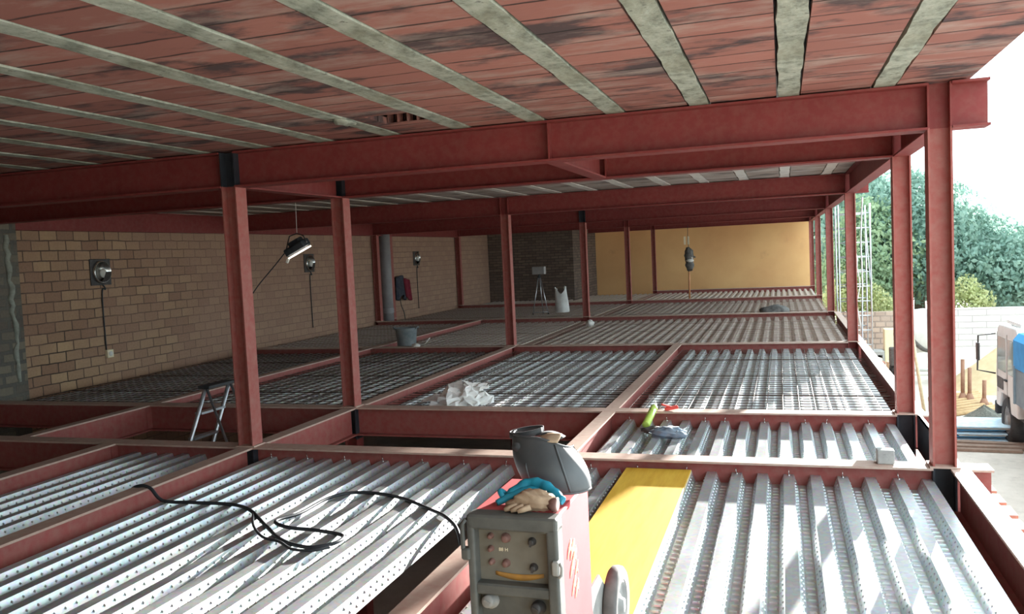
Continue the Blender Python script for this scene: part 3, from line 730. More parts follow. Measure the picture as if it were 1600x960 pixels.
def helmet():
    r = empty('welding_helmet', (-.820, 2.985, WTOP), 'black welding helmet leaning on top of the welding machine with its headband up', 'welding helmet', rot=(0, 0, -.10))
    def P(u, v):
        a = -PI / 2 * 1.08 + PI * 1.08 * u
        w = .128 + .016 * math.sin(PI * v) - .012 * v; d = .085 + .03 * math.sin(PI * v)
        x = w * math.sin(a); y = -d * max(0, math.cos(a)) ** .8 + .02 * (abs(math.sin(a)) ** 6)
        top = .192 - .050 * max(0, math.sin(a)) ** 2 + .0 * v
        return Vector((x - .070 * v ** 1.1 + .012 * math.sin(a) * 0, y + .03 - .05 * (1 - v), .012 + top * v - .022 * math.sin(a) * v * 0 + .02 * (1 - v) * max(0, -math.sin(a))))
    obj('shell', MB().grid(30, 16, P), HELM, r, solid=.005)
    cut = MB()
    for v in (0., 1.): cut.tube([P(i / 24, v) for i in range(25)], .0045, 6)
    obj('rim', MB().tube([P(i / 24, 1.) for i in range(25)], .0045, 6), HELM, r)
    obj('chin_rim', MB().tube([P(i / 24, 0.) for i in range(25)], .0045, 6), HELM, r)
    obj('ridge', MB().tube([P(.70, .04 + .92 * i / 10) + Vector((.002, -.003, 0)) for i in range(11)], .0045, 6), HELM, r)
    obj('ridge', MB().tube([P(.36 + .03 * i / 8, .04 + .5 * i / 8) + Vector((0, -.003, 0)) for i in range(9)], .0035, 6), HELM, r)
    c = Vector((-.135, .035, .203)); n = 26
    hb = MB().grid(n, 1, lambda u, v: c + Vector((.066 * math.cos(2 * PI * u), .060 * math.sin(2 * PI * u), .024 * (v - .5) + .010 * math.cos(2 * PI * u))))
    obj('headband', hb, BLACKR, r, solid=.004)
    obj('headband_strap', MB().grid(10, 1, lambda u, v: Vector((-.08 + .10 * u, .02 + .05 * (v - .5), .201 - .01 * u + .012 * math.sin(PI * u)))), BLACKR, r, solid=.004)
    obj('sweatband', MB().grid(12, 3, lambda u, v: Vector((-.065 + .085 * u, -.042 + .05 * v + .012 * math.sin(PI * u) * -1, .178 + .022 * v + .008 * u + .006 * math.sin(PI * u)))), TAN, r, solid=.005, label='tan leather sweatband')
    obj('ratchet_knob', MB().lathe([(.018, 0), (.017, .010), (0, .013)], 16, mat=Matrix.Translation(P(.30, .80) + Vector((0, -.003, 0))) @ Matrix.Rotation(PI / 2, 4, 'X')), BLACKR, r)
    return r
helmet()
def wrinkle(seed, amp, k=3.):
    rnd = random.Random(seed); ph = [rnd.uniform(0, 6) for _ in range(6)]; fr = [rnd.uniform(1, k) for _ in range(6)]
    return lambda d: 1 + amp * (math.sin(d.x * fr[0] * 3 + ph[0]) * math.sin(d.y * fr[1] * 3 + ph[1]) + .7 * math.sin(d.z * fr[2] * 5 + ph[2] + d.x * 4) + .5 * math.sin((d.x + d.y) * fr[3] * 6 + ph[3]))
S_ = .78
r = empty('blue_rag', (-.862, 2.80, WTOP), 'bunched bright blue cloth behind the tan glove on the welding machine', 'rag', rot=(0, 0, -.06)); r.scale = (S_,) * 3
m = MB()
m.tube(smooth([(-.135, -.05, .016), (-.10, -.02, .045), (-.04, .02, .078), (.03, .02, .080), (.09, -.005, .060), (.145, -.04, .034), (.155, -.045, .030)], 4), [.014 + .014 * math.sin(PI * i / 24) + .003 * math.sin(i * 1.9) for i in range(25)], 10)
obj('fold', m, BLUEGL, r)
m = MB(); m.tube(smooth([(-.15, -.085, .014), (-.11, -.05, .03), (-.05, -.015, .05), (.0, .0, .058), (.05, -.01, .046), (.11, -.035, .03)], 4), [.013 + .009 * math.sin(PI * i / 20) for i in range(21)], 10); obj('fold', m, BLUEGL, r)
m = MB(); m.tube(smooth([(-.12, -.0, .02), (-.15, -.03, .055), (-.14, -.05, .045), (-.12, -.05, .018)], 4), .013, 8); obj('fold', m, BLUEGL, r)
r = empty('leather_glove', (-.835, 2.72, WTOP), 'crumpled tan leather glove on top of the welding machine', 'glove', rot=(0, 0, -.05)); r.scale = (.84,) * 3
m = MB().blob((0, 0, .040), (.088, .05, .046), 30, 16, wrinkle(5, .11, 2.8)); obj('palm', m, TAN, r)
m = MB().blob((-.075, -.014, .022), (.045, .032, .022), 16, 10, wrinkle(9, .1)); obj('thumb', m, TAN, r)
for k, (x, y, a) in enumerate(((-.06, -.045, 2.6), (-.03, -.05, 2.9), (.0, -.052, 3.1))):
    dd = Vector((math.sin(a) * -.3 - .5, -.25, 0)).normalized()
    obj('finger', MB().tube([Vector((x, y, .028)), Vector((x, y, .026)) + dd * .03 + Vector((0, 0, -.006)), Vector((x, y, .022)) + dd * .055 + Vector((0, 0, -.009))], [.013, .013, .009], 8), TAN, r)
obj('cuff', MB().tube([(.065, -.01, .032), (.085, -.012, .032), (.10, -.012, .031), (.104, -.012, .031)], [.022, .028, .031, .024], 16), KNOB, r)

# ------------------------------------------------------------------ black cable on the left deck
zc = RT + .012
c1 = [(-4.9, 5.05, -.30), (-4.72, 4.99, -.05), (-4.60, 4.965, .013), (-4.49, 4.95, .004), (-4.38, 4.945, zc), (-4.12, 4.94, zc), (-3.79, 4.946, zc), (-3.56, 4.848, zc), (-3.245, 4.571, zc), (-2.97, 4.337, zc), (-2.74, 4.254, zc), (-2.626, 4.319, zc), (-2.60, 4.427, zc), (-2.66, 4.498, zc), (-2.87, 4.535, zc + .004), (-3.05, 4.53, zc + .012), (-3.20, 4.62, zc + .016), (-3.16, 4.85, zc), (-3.15, 5.186, zc), (-3.04, 5.349, zc), (-2.838, 5.363, zc), (-2.59, 5.274, zc), (-2.31, 5.08, zc), (-2.10, 4.90, zc + .004), (-1.95, 4.72, -.13), (-1.86, 4.5, -.35), (-1.85, 4.2, -.8)]
tag(obj('power_cable', MB().tube(smooth(c1), .0125, 8), CABLE), 'black rubber cable lying in loops across the left sunlit deck', 'cable')
c2 = [(-3.5, 4.80, zc), (-3.3, 4.52, zc + .012), (-3.1, 4.33, zc + .014), (-2.95, 4.28, zc + .012), (-2.8, 4.19, zc + .006), (-2.66, 4.2, zc + .006), (-2.60, 4.28, zc)]
tag(obj('thin_lead', MB().tube(smooth(c2), .009, 8), CABLE), 'second black lead lying along the looped cable on the left deck', 'cable')

# ------------------------------------------------------------------ canister, red clip, blue rag on the second beam
r = empty('lime_canister', (-1.26, 7.78, RT), 'lime green canister leaning against the second floor beam', 'canister')
a, b_ = Vector((0, 0, .035)), Vector((.045, .30, .155)); ax = (b_ - a).normalized(); L = (b_ - a).length
q = Matrix.Translation(a) @ ax.to_track_quat('Z', 'Y').to_matrix().to_4x4()
obj('body', MB().lathe([(0, 0), (.034, 0), (.037, .006), (.037, L * .78), (.034, L * .80), (.034, L * .82), (.037, L * .84), (.037, L * .95), (.026, L), (0, L)], 20, mat=q), LIME, r)
obj('nozzle', MB().lathe([(.018, L), (.018, L + .02), (.011, L + .025), (.011, L + .05), (0, L + .05)], 14, mat=q), WHITE, r)
t = q @ Vector((0, 0, L + .05)); obj('wire', MB().tube(smooth([t, t + Vector((-.02, .05, .03)), t + Vector((-.07, .25, .03)), t + Vector((-.14, .5, .0)), t + Vector((-.17, .62, -.1))]), .004, 6), CHROME, r)
r = empty('red_clamp', (-1.10, 8.22, .0), 'small red plastic clamp lying on the second floor beam', 'clamp', rot=(0, 0, .3))
obj('jaw', MB().box((.03, 0, .022), (.13, .05, .03), rot=(0, -.15, 0)).box((-.02, .01, .045), (.1, .04, .02), rot=(0, .35, .2)), REDP, r, bevel=.006)
obj('spring', MB().bar((-.05, 0, .012), (-.12, .03, .012), .007), CHROME, r)
r = empty('blue_grey_rag', (-1.02, 7.52, RT), 'blue grey rag with wire scraps on the short bare deck', 'rag')
m = MB().blob((0, 0, .03), (.15, .12, .045), 24, 12, wrinkle(21, .16, 3)); m.blob((.1, -.07, .02), (.08, .06, .03), 18, 10, wrinkle(22, .16, 3)); obj('cloth', m, simple('blue_grey_cloth', (.16, .24, .33), (.28, .33, .38), 14, .9), r)
m = MB().blob((-.12, .12, .02), (.13, .08, .03), 18, 10, wrinkle(31, .18, 3)); obj('debris', m, DARKTAPE, r)
m = MB()
for k in range(7):
    a = random.uniform(0, 6); x, y = random.uniform(-.2, .2), random.uniform(-.15, .2); m.bar((x, y, .012), (x + .12 * math.cos(a), y + .12 * math.sin(a), .06), .0035, 5)
obj('wire_scraps', m, CHROME, r)
r = obj('concrete_block', MB().rbox((0, 0, .05), (.115, .09, .10), .01).bb(-.02, .02, -.046, -.044, .03, .07), CONC, loc=(.665, 6.37, 0)); tag(r, 'small grey block standing on the nearest floor beam near the right column', 'block')

# ------------------------------------------------------------------ crumpled white bag
def bag():
    r = empty('crumpled_bag', (-3.60, 8.92, RT + .012), 'crumpled white bag lying on the mesh beside the second floor beam', 'bag')
    m = MB(); w = wrinkle(41, .12, 3)
    def P(u, v):
        th = 2 * PI * u; s = v
        rx = .33 * (1 - s) ** .55 + .01; ry = .26 * (1 - s) ** .55 + .01
        z = .17 * s ** .8
        k = 1 + .10 * math.sin(th * 3 + 1) + .08 * math.sin(th * 7 + s * 6) + .05 * math.sin(th * 11)
        pk = .075 * max(0, math.sin(th * 2.5 + .6)) ** 3 * s ** .7 + .035 * math.sin(th * 4 + s * 5) * s * (1 - s) * 2
        return Vector((rx * k * math.cos(th) + .05 * s, ry * k * math.sin(th) + .04 * s, z + pk + .02 * math.sin(th * 5) * s))
    rj = random.Random(77); J = {}
    def Q(u, v):
        k = (round(u * 26) % 26, round(v * 9))
        if k not in J: J[k] = Vector((rj.uniform(-.035, .035), rj.uniform(-.035, .035), rj.uniform(-.02, .045) if v > .1 else 0))
        return P(u, v) + J[k] * min(1, 4 * (1.05 - v))
    m.grid(26, 9, Q, smooth=False); obj('body', m, BAGW, r)
    e = MB()
    for (a, b2, c2, d2) in (((.12, .02, .16), (.30, .05, .20), (.40, .05, .25), (.26, .04, .22)), ((.14, .06, .12), (.33, .10, .16), (.36, .08, .22), (.2, .08, .17)), ((-.30, -.05, .02), (-.48, -.08, .01), (-.44, .06, .05), (-.28, .08, .12))):
        A, B, C_, D_ = map(Vector, (a, b2, c2, d2))
        e = MB(); e.grid(6, 6, lambda u, v: (A * (1 - u) + B * u) * (1 - v) + (D_ * (1 - u) + C_ * u) * v + Vector((0, .02 * math.sin(u * 7 + v * 5), .012 * math.sin(v * 9 + u * 3))))
        obj('flap', e, BAGW, r, solid=.004)
bag()
# bucket and scrap
r = empty('rubber_bucket', (-6.92, 14.62, RT + .01), 'grey rubber bucket standing on the dark mesh deck', 'bucket')
obj('body', MB().lathe([(0, 0), (.17, 0), (.175, .01), (.21, .36), (.225, .375), (.225, .39), (.20, .39), (.165, .02), (0, .02)], 26), BUCKET, r)
for sx in (-1, 1): obj('handle', MB().tube([(sx * .215, -.06, .36), (sx * .25, -.04, .40), (sx * .25, .04, .40), (sx * .215, .06, .36)], .012, 8), BUCKET, r)
tag(obj('scrap_strip', MB().grid(8, 2, lambda u, v: Vector((.28 * u, .05 * v, .02 + .12 * u * u + .02 * math.sin(8 * u)))).blob((.0, .02, .02), (.08, .06, .04), 10, 8, wrinkle(3, .2)), WHITE, loc=(-6.45, 14.0, .0), solid=.006), 'small pale crumpled scrap beside the grey bucket', 'scrap')
# tripod with box
r = empty('tripod', (-6.50, 22.6, RT), 'thin metal tripod carrying a pale box in front of the dark brick wall', 'tripod')
for a in (-2.3, -.35, 1.6):
    L = obj('leg', MB().bar((.26 * math.cos(a), .26 * math.sin(a), .02), (.03 * math.cos(a), .03 * math.sin(a), 1.05), .014, 8), ALU, r)
    obj('foot', MB().lathe([(.025, 0), (.022, .03), (0, .04)], 10, mat=Matrix.Translation((.26 * math.cos(a), .26 * math.sin(a), 0))), BLACKR, L)
obj('crossbar', MB().bar((.26 * math.cos(-2.3), .26 * math.sin(-2.3), .06), (.26 * math.cos(-.35), .26 * math.sin(-.35), .06), .010), ALU, r)
obj('head', MB().lathe([(.05, 1.03), (.06, 1.06), (.03, 1.08), (.02, 1.12), (0, 1.12)], 14), BLACKR, r)
tag(obj('instrument_box', MB().rbox((0, 0, .11), (.36, .2, .22), .02), simple('pale_grey_box', (.30, .28, .26), (.36, .34, .32), 6, .7), loc=(-6.50, 22.6, RT + 1.12)), 'pale grey box on top of the thin tripod', 'box')
# white sack by the column
def sack():
    r = empty('white_sack', (-5.98, 23.0, RT), 'tall white sack with pointed corners standing by the tripod', 'sack')
    m = MB()
    def P(u, v):
        th = 2 * PI * u; k = 1 + .05 * math.sin(th * 3 + v * 4) + .04 * math.sin(th * 5 + 2)
        rx = (.21 - .05 * v) * k; ry = (.16 - .07 * v) * k
        z = .62 * v + (.10 * math.cos(2 * th) * v ** 4 if v > .3 else 0)
        return Vector((rx * math.cos(th) - .02 * v, ry * math.sin(th), z + .01))
    m.grid(30, 14, P); m.add([P(i / 30, 0) for i in range(30)], [tuple(reversed(range(30)))]); obj('body', m, SACK, r)
    obj('tied_corner', MB().blob((-.15, 0, .66), (.035, .03, .035), 10, 8, wrinkle(8, .2)).blob((.11, 0, .70), (.04, .03, .05), 10, 8, wrinkle(18, .2)), WHITE, r)
sack()
tag(obj('white_lump', MB().blob((0, 0, .07), (.09, .08, .075), 14, 10, wrinkle(6, .15)), WHITE, loc=(-4.15, 18.4, RT + .01)), 'small white lump on the deck in front of the sack column', 'lump')
tag(obj('dark_cloth_heap', MB().blob((0, 0, .04), (.34, .5, .16), 20, 10, wrinkle(16, .12)), DARKTAPE, loc=(-.2, 20.9, RT)), 'dark cloth heap on the deck near the fourth open-side column', 'cloth heap')

# ------------------------------------------------------------------ stepladder in the left hole
def ladder():
    r = empty('stepladder', (-5.85, 7.35, -2.45), 'aluminium stepladder rising out of the dark hole behind the nearest left column', 'stepladder')
    H = 2.80; sl = .40
    for y in (0, .40):
        obj('stile', MB().tube([(-sl * H, y - .05 * (1 if y == 0 else -1), 0), (0, y, H)], .026, 4), ALU, r)
        obj('rear_leg', MB().tube([(sl * .95 * H, y - .05 * (1 if y == 0 else -1), 0), (.02, y, H - .02)], .018, 4), ALU, r)
    for k in range(1, 10):
        z = k * .28; x = -sl * (H - z); obj('tread', MB().bb(x - .045, x + .045, .0, .40, z - .012, z + .012), ALU, r)
    obj('top_cap', MB().bb(-.07, .07, -.03, .43, H - .01, H + .02), BLACKR, r)
ladder()

# ------------------------------------------------------------------ lamps on the wall and hanging lamp
def wall_lamp(y, label, drop, first=None):
    r = empty('wall_lamp', (XWALL, y, 1.64), label, 'wall lamp', 'round wall lamps')
    obj('back_plate', MB().rbox((.012, 0, 0), (.024, .42, .42), .01), KNOBD, r)
    mt = Matrix.Rotation(PI / 2, 4, 'Y') @ Matrix.Translation((0, 0, .024))
    obj('reflector', MB().lathe([(.175, 0), (.18, .03), (.17, .05), (.165, .05), (.15, .02), (.06, .005), (0, .005)], 28, mat=mt), CHROME, r)
    obj('bulb', MB().blob((.07, 0, -.02), (.045, .055, .075), 16, 10), WHITE, r)
    obj('shield', MB().lathe([(.165, .052), (.10, .085), (0, .10)], 20, mat=mt, a0=-.3, a1=1.6), KNOBD, r)
    c = MB(); c.tube(smooth([(.02, .02, -.20), (.03, .06, -.28), (.014, .0, -.36), (.014, .0, -drop)]), .011, 6); obj('supply_cable', c, CABLE, r)
    return r
wall_lamp(10.72, 'nearest round lamp on a dark plate on the brick wall, above a small socket', 1.30)
wall_lamp(16.95, 'second round wall lamp, just right of the hanging floodlight', 1.5)
wall_lamp(22.92, 'third round wall lamp, above and right of the hanging coat', 1.5)
r = empty('wall_socket', (XWALL, 10.76, .32), 'small pale socket box low on the brick wall under the nearest wall lamp', 'wall socket')
obj('box', MB().rbox((.03, 0, 0), (.06, .13, .13), .01), CREAM, r); obj('cover', MB().lathe([(.04, 0), (.036, .01), (0, .012)], 14, mat=Matrix.Translation((.06, 0, 0)) @ Matrix.Rotation(PI / 2, 4, 'Y')), WHITE, r)
def flood():
    r = empty('hanging_floodlight', (-6.93, 11.0, 1.84), 'black floodlight hanging on a thin wire in front of the brick wall', 'floodlight')
    hs = obj('lamp_head', MB().rbox((0, 0, .03), (.36, .24, .12), .03, rot=(.25, -.42, 0)).rbox((-.02, 0, .11), (.20, .16, .08), .02, rot=(.25, -.42, 0)), CABLE, r)
    obj('tube', MB().rbox((.055, -.02, -.045), (.34, .20, .02), .012, rot=(.25, -.42, 0)), GLOW, r, label='glowing front glass')
    obj('bracket', MB().tube([(-.17, -.03, .0), (-.12, 0, .2), (.0, .02, .24), (.12, 0, .2), (.19, -.03, .10)], .010, 6), KNOBD, r)
    obj('clip', MB().box((-.14, -.05, -.16), (.03, .03, .08), rot=(0, .5, 0)), WHITE, r)
    obj('suspension_wire', MB().bar((0, .02, .24), (.01, .02, ZC - 1.84), .004, 6), WHITE, r)
    obj('power_lead', MB().tube(smooth([(-.18, -.02, -.02), (-.42, .0, -.24), (-.75, .0, -.55), (-.98, .0, -.85), (-1.10, .0, -1.2), (-1.13, .0, -1.6), (-1.14, .0, -1.91)]), .008, 6), CABLE, r)
flood()
# grey pipe
r = empty('drain_pipe', (XWALL + .17, 20.55, RT), 'grey drain pipe between the two columns on the brick wall', 'pipe')
obj('tube', MB().tube([(0, 0, 0), (0, 0, 2.42)], .15, 16), PIPEGREY, r)
obj('collar', MB().lathe([(.16, .28), (.165, .30), (.165, .40), (.16, .42)], 18), PIPEGREY, r)
# coat
r = empty('hanging_coat', (XWALL + .02, 21.75, 1.1), 'dark coat with crimson side hanging on the brick wall', 'coat')
obj('hook', MB().tube([(-.02, 0, .02), (.08, 0, .02), (.09, 0, .05)], .012, 6), KNOBD, r)
obj('jacket', MB().grid(18, 12, lambda u, v: Vector((.06 + .07 * math.sin(PI * u) + .03 * math.sin(u * 14) * v, -.45 + (.5) * u + .10 * v * (u - .5), .02 + .06 * math.sin(PI * u) - .62 * v - .06 * math.sin(u * 9) * v))), NAVY, r, solid=.03)
obj('scarf', MB().grid(12, 12, lambda u, v: Vector((.10 + .05 * math.sin(PI * u) + .02 * math.sin(u * 12), -.05 + .42 * u + .12 * v, .0 - .10 * u - (.62 - .0 * u) * v * (.55 + .45 * math.sin(PI * (.25 + u * .6)))))), CRIMSON, r, solid=.03)
obj('cord', MB().tube(smooth([(.03, -.15, -.5), (.02, -.1, -.75), (.03, .05, -1.0), (.03, .1, -1.2)]), .012, 5), CABLE, r)
# pole with rag bundle, hung from the ceiling
r = empty('hanging_pole', (-2.80, 27.0, RT), 'copper coloured pole with dark rag bundle hanging in front of the orange wall', 'pole')
obj('stick', MB().tube([(-.02, 0, .05), (0, 0, 1.1)], .028, 8), COPPER, r)
obj('rag_bundle', MB().blob((0, 0, 1.42), (.14, .12, .27), 18, 12, wrinkle(33, .10)).blob((.02, 0, 1.12), (.13, .10, .20), 16, 10, wrinkle(34, .10)).box((.15, 0, 1.38), (.12, .03, .05), rot=(0, .5, 0)), DARKTAPE, r)
obj('wrap', MB().blob((.03, -.03, 1.26), (.12, .11, .06), 14, 8, wrinkle(35, .1)).blob((.09, -.04, 1.33), (.03, .03, .06), 8, 6), WHITE, r, label='pale tape wrap')
for x in (-.11, .0): obj('tag', MB().box((x, 0, 1.90), (.06, .01, .26)), CREAM, r)
obj('suspension_cord', MB().tube([(0, 0, 1.65), (-.02, 0, 2.0), (0, 0, ZB - RT)], .008, 6), CABLE, r)

# ------------------------------------------------------------------ outside: scaffold, ropes
r = empty('scaffold', (1.75, 24.6, -2.45), 'pale metal scaffold tower behind the open-side columns', 'scaffold')
for x in (-.25, .55):
    for y in (0, 1.3): obj('standard', MB().bar((x, y, 0), (x, y, 5.0), .022), ALU, r)
for k in range(12):
    for y in (0, 1.3): obj('rung', MB().bar((-.25, y, .35 + k * .4), (.55, y, .35 + k * .4), .017, 6), ALU, r)
obj('brace', MB().bar((-.25, 0, .5), (-.25, 1.3, 2.5), .014, 6).bar((.55, 0, 2.5), (.55, 1.3, 4.5), .014, 6), ALU, r)
tag(obj('white_rope', MB().tube(smooth([(1.20, 15.4, 2.31), (1.16, 15.4, 1.9), (1.15, 15.4, 1.4), (1.20, 15.4, 1.2), (1.26, 15.4, .8), (1.16, 15.4, .3), (1.2, 15.4, -.3), (1.19, 15.4, -2.44)]), .010, 6), WHITE), 'white rope hanging down beside the third column on the open side', 'rope')
tag(obj('hanging_hose', MB().tube(smooth([(1.34, 15.5, 2.31), (1.30, 15.5, 1.6), (1.31, 15.5, .9), (1.29, 15.5, -.2), (1.3, 15.5, -2.44)]), .014, 6), ALU), 'grey hose hanging straight beside the white rope', 'hose')
r = empty('loose_batten', (1.24, 15.9, 0), 'white batten leaning beside the third column on the open side', 'batten')
obj('stick', MB().tube([(-.08, 0, 1.75), (.02, -.05, 1.25), (-.02, .05, .55), (.08, 0, -.05)], .018, 6), WHITE, r)
r = empty('leaning_pole', (2.93, 20.3, -2.45), 'long white pole leaning beside the cement mixer', 'pole')
obj('stick', MB().tube([(.02, 0, .01), (-.20, .1, 1.88)], .035, 8), PALEWOOD, r); obj('foot', MB().box((.02, 0, .03), (.16, .12, .06)), BRWOOD, r)

# cement mixer
def mixer():
    r = empty('cement_mixer', (3.55, 25.2, -2.45), 'large pale cement mixer standing between the two nearest right columns', 'cement mixer')
    mt = Matrix.Translation((0, 0, 1.45)) @ Vector((.72, -.50, .48)).to_track_quat('Z', 'Y').to_matrix().to_4x4()
    dr = obj('drum', MB().lathe([(0, -.62), (.30, -.60), (.52, -.35), (.60, -.10), (.60, .10), (.50, .38), (.34, .60), (.36, .63), (.30, .63), (.28, .58)], 30, mat=mt), MIXER, r)
    obj('mouth', MB().lathe([(.29, .60), (.40, .25), (.3, -.2), (0, -.3)], 24, mat=mt), DKHOLE, dr)
    obj('ring_gear', MB().lathe([(.605, -.06), (.64, -.05), (.64, .05), (.605, .06)], 30, mat=mt), DARKTAPE, r)
    f = MB()
    f.tube([(-.55, -.35, .15), (-.5, -.1, 1.1), (-.1, .0, 1.45)], .045, 8); f.tube([(.55, -.35, .15), (.6, -.1, 1.0), (.3, .0, 1.3)], .045, 8); f.bar((-.6, .4, .3), (.6, .4, .3), .05); f.bar((-.6, -.35, .3), (.6, -.35, .3), .05); f.bar((-.5, .4, .3), (-.4, .1, 1.1), .04); f.bar((.5, .4, .3), (.4, .1, 1.1), .04)
    obj('frame', f, MIXER, r); obj('engine_box', MB().rbox((-.5, .3, .7), (.45, .4, .5), .04), DARKTAPE, r)
    for x in (-.65, .65):
        for y in (-.35, .4): obj('wheel', MB().lathe([(.12, -.06), (.22, -.06), (.25, 0), (.22, .06), (.12, .06), (0, .04)], 18, mat=Matrix.Translation((x, y, .25)) @ Matrix.Rotation(PI / 2, 4, 'Y')), BLACKR, r)
mixer()
# sand heap, gravel heap
def heap(name, loc, rx, ry, hh, mat, label, cat, seed):
    rnd = random.Random(seed); ph = [rnd.uniform(0, 6) for _ in range(4)]
    def P(u, v):
        th = 2 * PI * u; rr = v * (1 + .10 * math.sin(th * 2 + ph[0]) + .06 * math.sin(th * 5 + ph[1]))
        return Vector((rx * rr * math.cos(th), ry * rr * math.sin(th), hh * (1 - v) ** 1.15 * (1 + .06 * math.sin(th * 3 + ph[2])) + .03 * math.sin(th * 9 + v * 20) * v * (1 - v) - .03 * v))
    return tag(obj(name, MB().grid(40, 14, P), mat, loc=loc), label, cat)
heap('sand_heap', (5.6, 24.6, -2.45), 1.55, 1.5, 1.22, SAND, 'pale yellow heap of sand in front of the white fence', 'sand heap', 1)
heap('gravel_heap', (3.98, 19.6, -2.45), .80, .50, .42, GRAVEL, 'dark heap of gravel between timber poles and blue sheets', 'gravel heap', 2)
# rusty stakes
for (x, y, hh, lb) in ((4.10, 22.45, 1.02, 'thin rusty post in front of the sand heap, left one'), (4.24, 22.4, .82, 'rusty post with thick foot in front of the sand heap, middle one'), (4.42, 21.75, .62, 'short rusty post near the truck, right one'), (3.42, 21.6, .9, 'rusty post behind the long white pole')):
    r = empty('rusty_post', (x, y, -2.45), lb, 'post', 'rusty posts on the site')
    obj('stem', MB().tube([(0, 0, 0), (.01, 0, hh)], .045, 8), STAKE, r); obj('foot', MB().lathe([(.12, 0), (.10, .08), (.05, .2), (0, .2)], 10), STAKE, r)
r = empty('green_post', (1.62, 6.6, -2.45), 'grey green post standing on the site beyond the overhanging beam stub', 'post'); obj('stem', MB().tube([(0, 0, 0), (0, 0, 1.75)], .035, 8), simple('green_grey_post', (.30, .33, .28), (.24, .27, .22)), r)
# timber poles on the ground
for k in range(9):
    y = 20.3 + k * .27
    o = obj('timber_pole', MB().tube([(0, 0, .05), (.62, .66, .05), (1.05 + .1 * random.random(), 1.12, .05)], .05, 8), OCHRE, loc=(3.35 + random.uniform(-.04, .04), y, -2.45), rot=(0, 0, -.1 + random.uniform(-.05, .05)))
    tag(o, 'pale timber pole lying on the ground in the row left of the truck', 'timber pole', 'timber poles on the ground')
# stacked blue and white sheets
for k in range(7):
    o = obj('roof_sheet', MB().rbox((0, 0, 0), (1.25 - .05 * (k % 3), .95, .025), .01), [BLUESH, DKBLUE, WHITE][k % 3], loc=(3.68 + .05 * ((k * 7) % 3), 18.45 + .08 * ((k * 5) % 3), -2.43 + k * .045), rot=(0, 0, random.uniform(-.06, .06)))
    tag(o, f'{["pale blue", "strong blue", "white"][k % 3]} sheet, {words[k]} from the ground in the stack beside the truck', 'sheet', 'stack of blue and white sheets')
for k in range(5):
    o = obj('old_plank', MB().box((0, 0, .03), (1.3, .16, .05)), BRWOOD, loc=(3.45 + .1 * k, 17.2 + .14 * k, -2.45 + .03 * (k % 2)), rot=(0, 0, -.15 + .12 * random.random()))
    tag(o, 'brown weathered plank lying in front of the blue sheet stack', 'plank', 'weathered planks by the truck')
# block and trough near the third right column
tag(obj('yellow_pillar', MB().rbox((0, 0, .55), (.42, .42, 1.1), .03), simple('pale_yellow_render', (.78, .70, .46), (.70, .62, .40), 5, .8), loc=(3.30, 29.4, -2.45)), 'pale yellow pillar stub left of the second right column', 'pillar')
tag(obj('dark_trough', MB().bb(-.75, .75, -.35, .35, .3, .42).bb(-.75, .75, -.35, .35, 0, .06).bb(-.75, -.69, -.35, .35, .06, .3).bb(.69, .75, -.35, .35, .06, .3).bb(-.69, .69, .2, .26, .06, .3, 1), [CONC, DKHOLE], loc=(2.3, 29.2, -2.45)), 'low grey open-fronted stand left of the yellow pillar', 'stand')
struct('wall_site', MB().bb(2.0, 5.0, 32.4, 32.7, -2.45, -1.05), RUBBLE, 'brown rubble boundary wall under the trees')
struct('wall_fence', MB().bb(5.0, 26, 33.2, 33.5, -2.45, -1.05), BRICKFENCE, 'white block boundary wall behind the sand heap')
for k in range(7):
    o = obj('stone_block', MB().rbox((0, 0, .14), (.42, .3, .28), .04), [CREAM, CONC, CLAYBR][k % 3], loc=(1.7 + .5 * (k % 4), 27.6 + .8 * (k // 4), -2.45), rot=(0, 0, random.uniform(-.4, .4)))
    c_ = ['cream', 'grey', 'reddish'][k % 3]; tag(o, f'{c_} building block lying on the ground beyond the white mesh bay', 'block', f'loose {c_} blocks on the site')

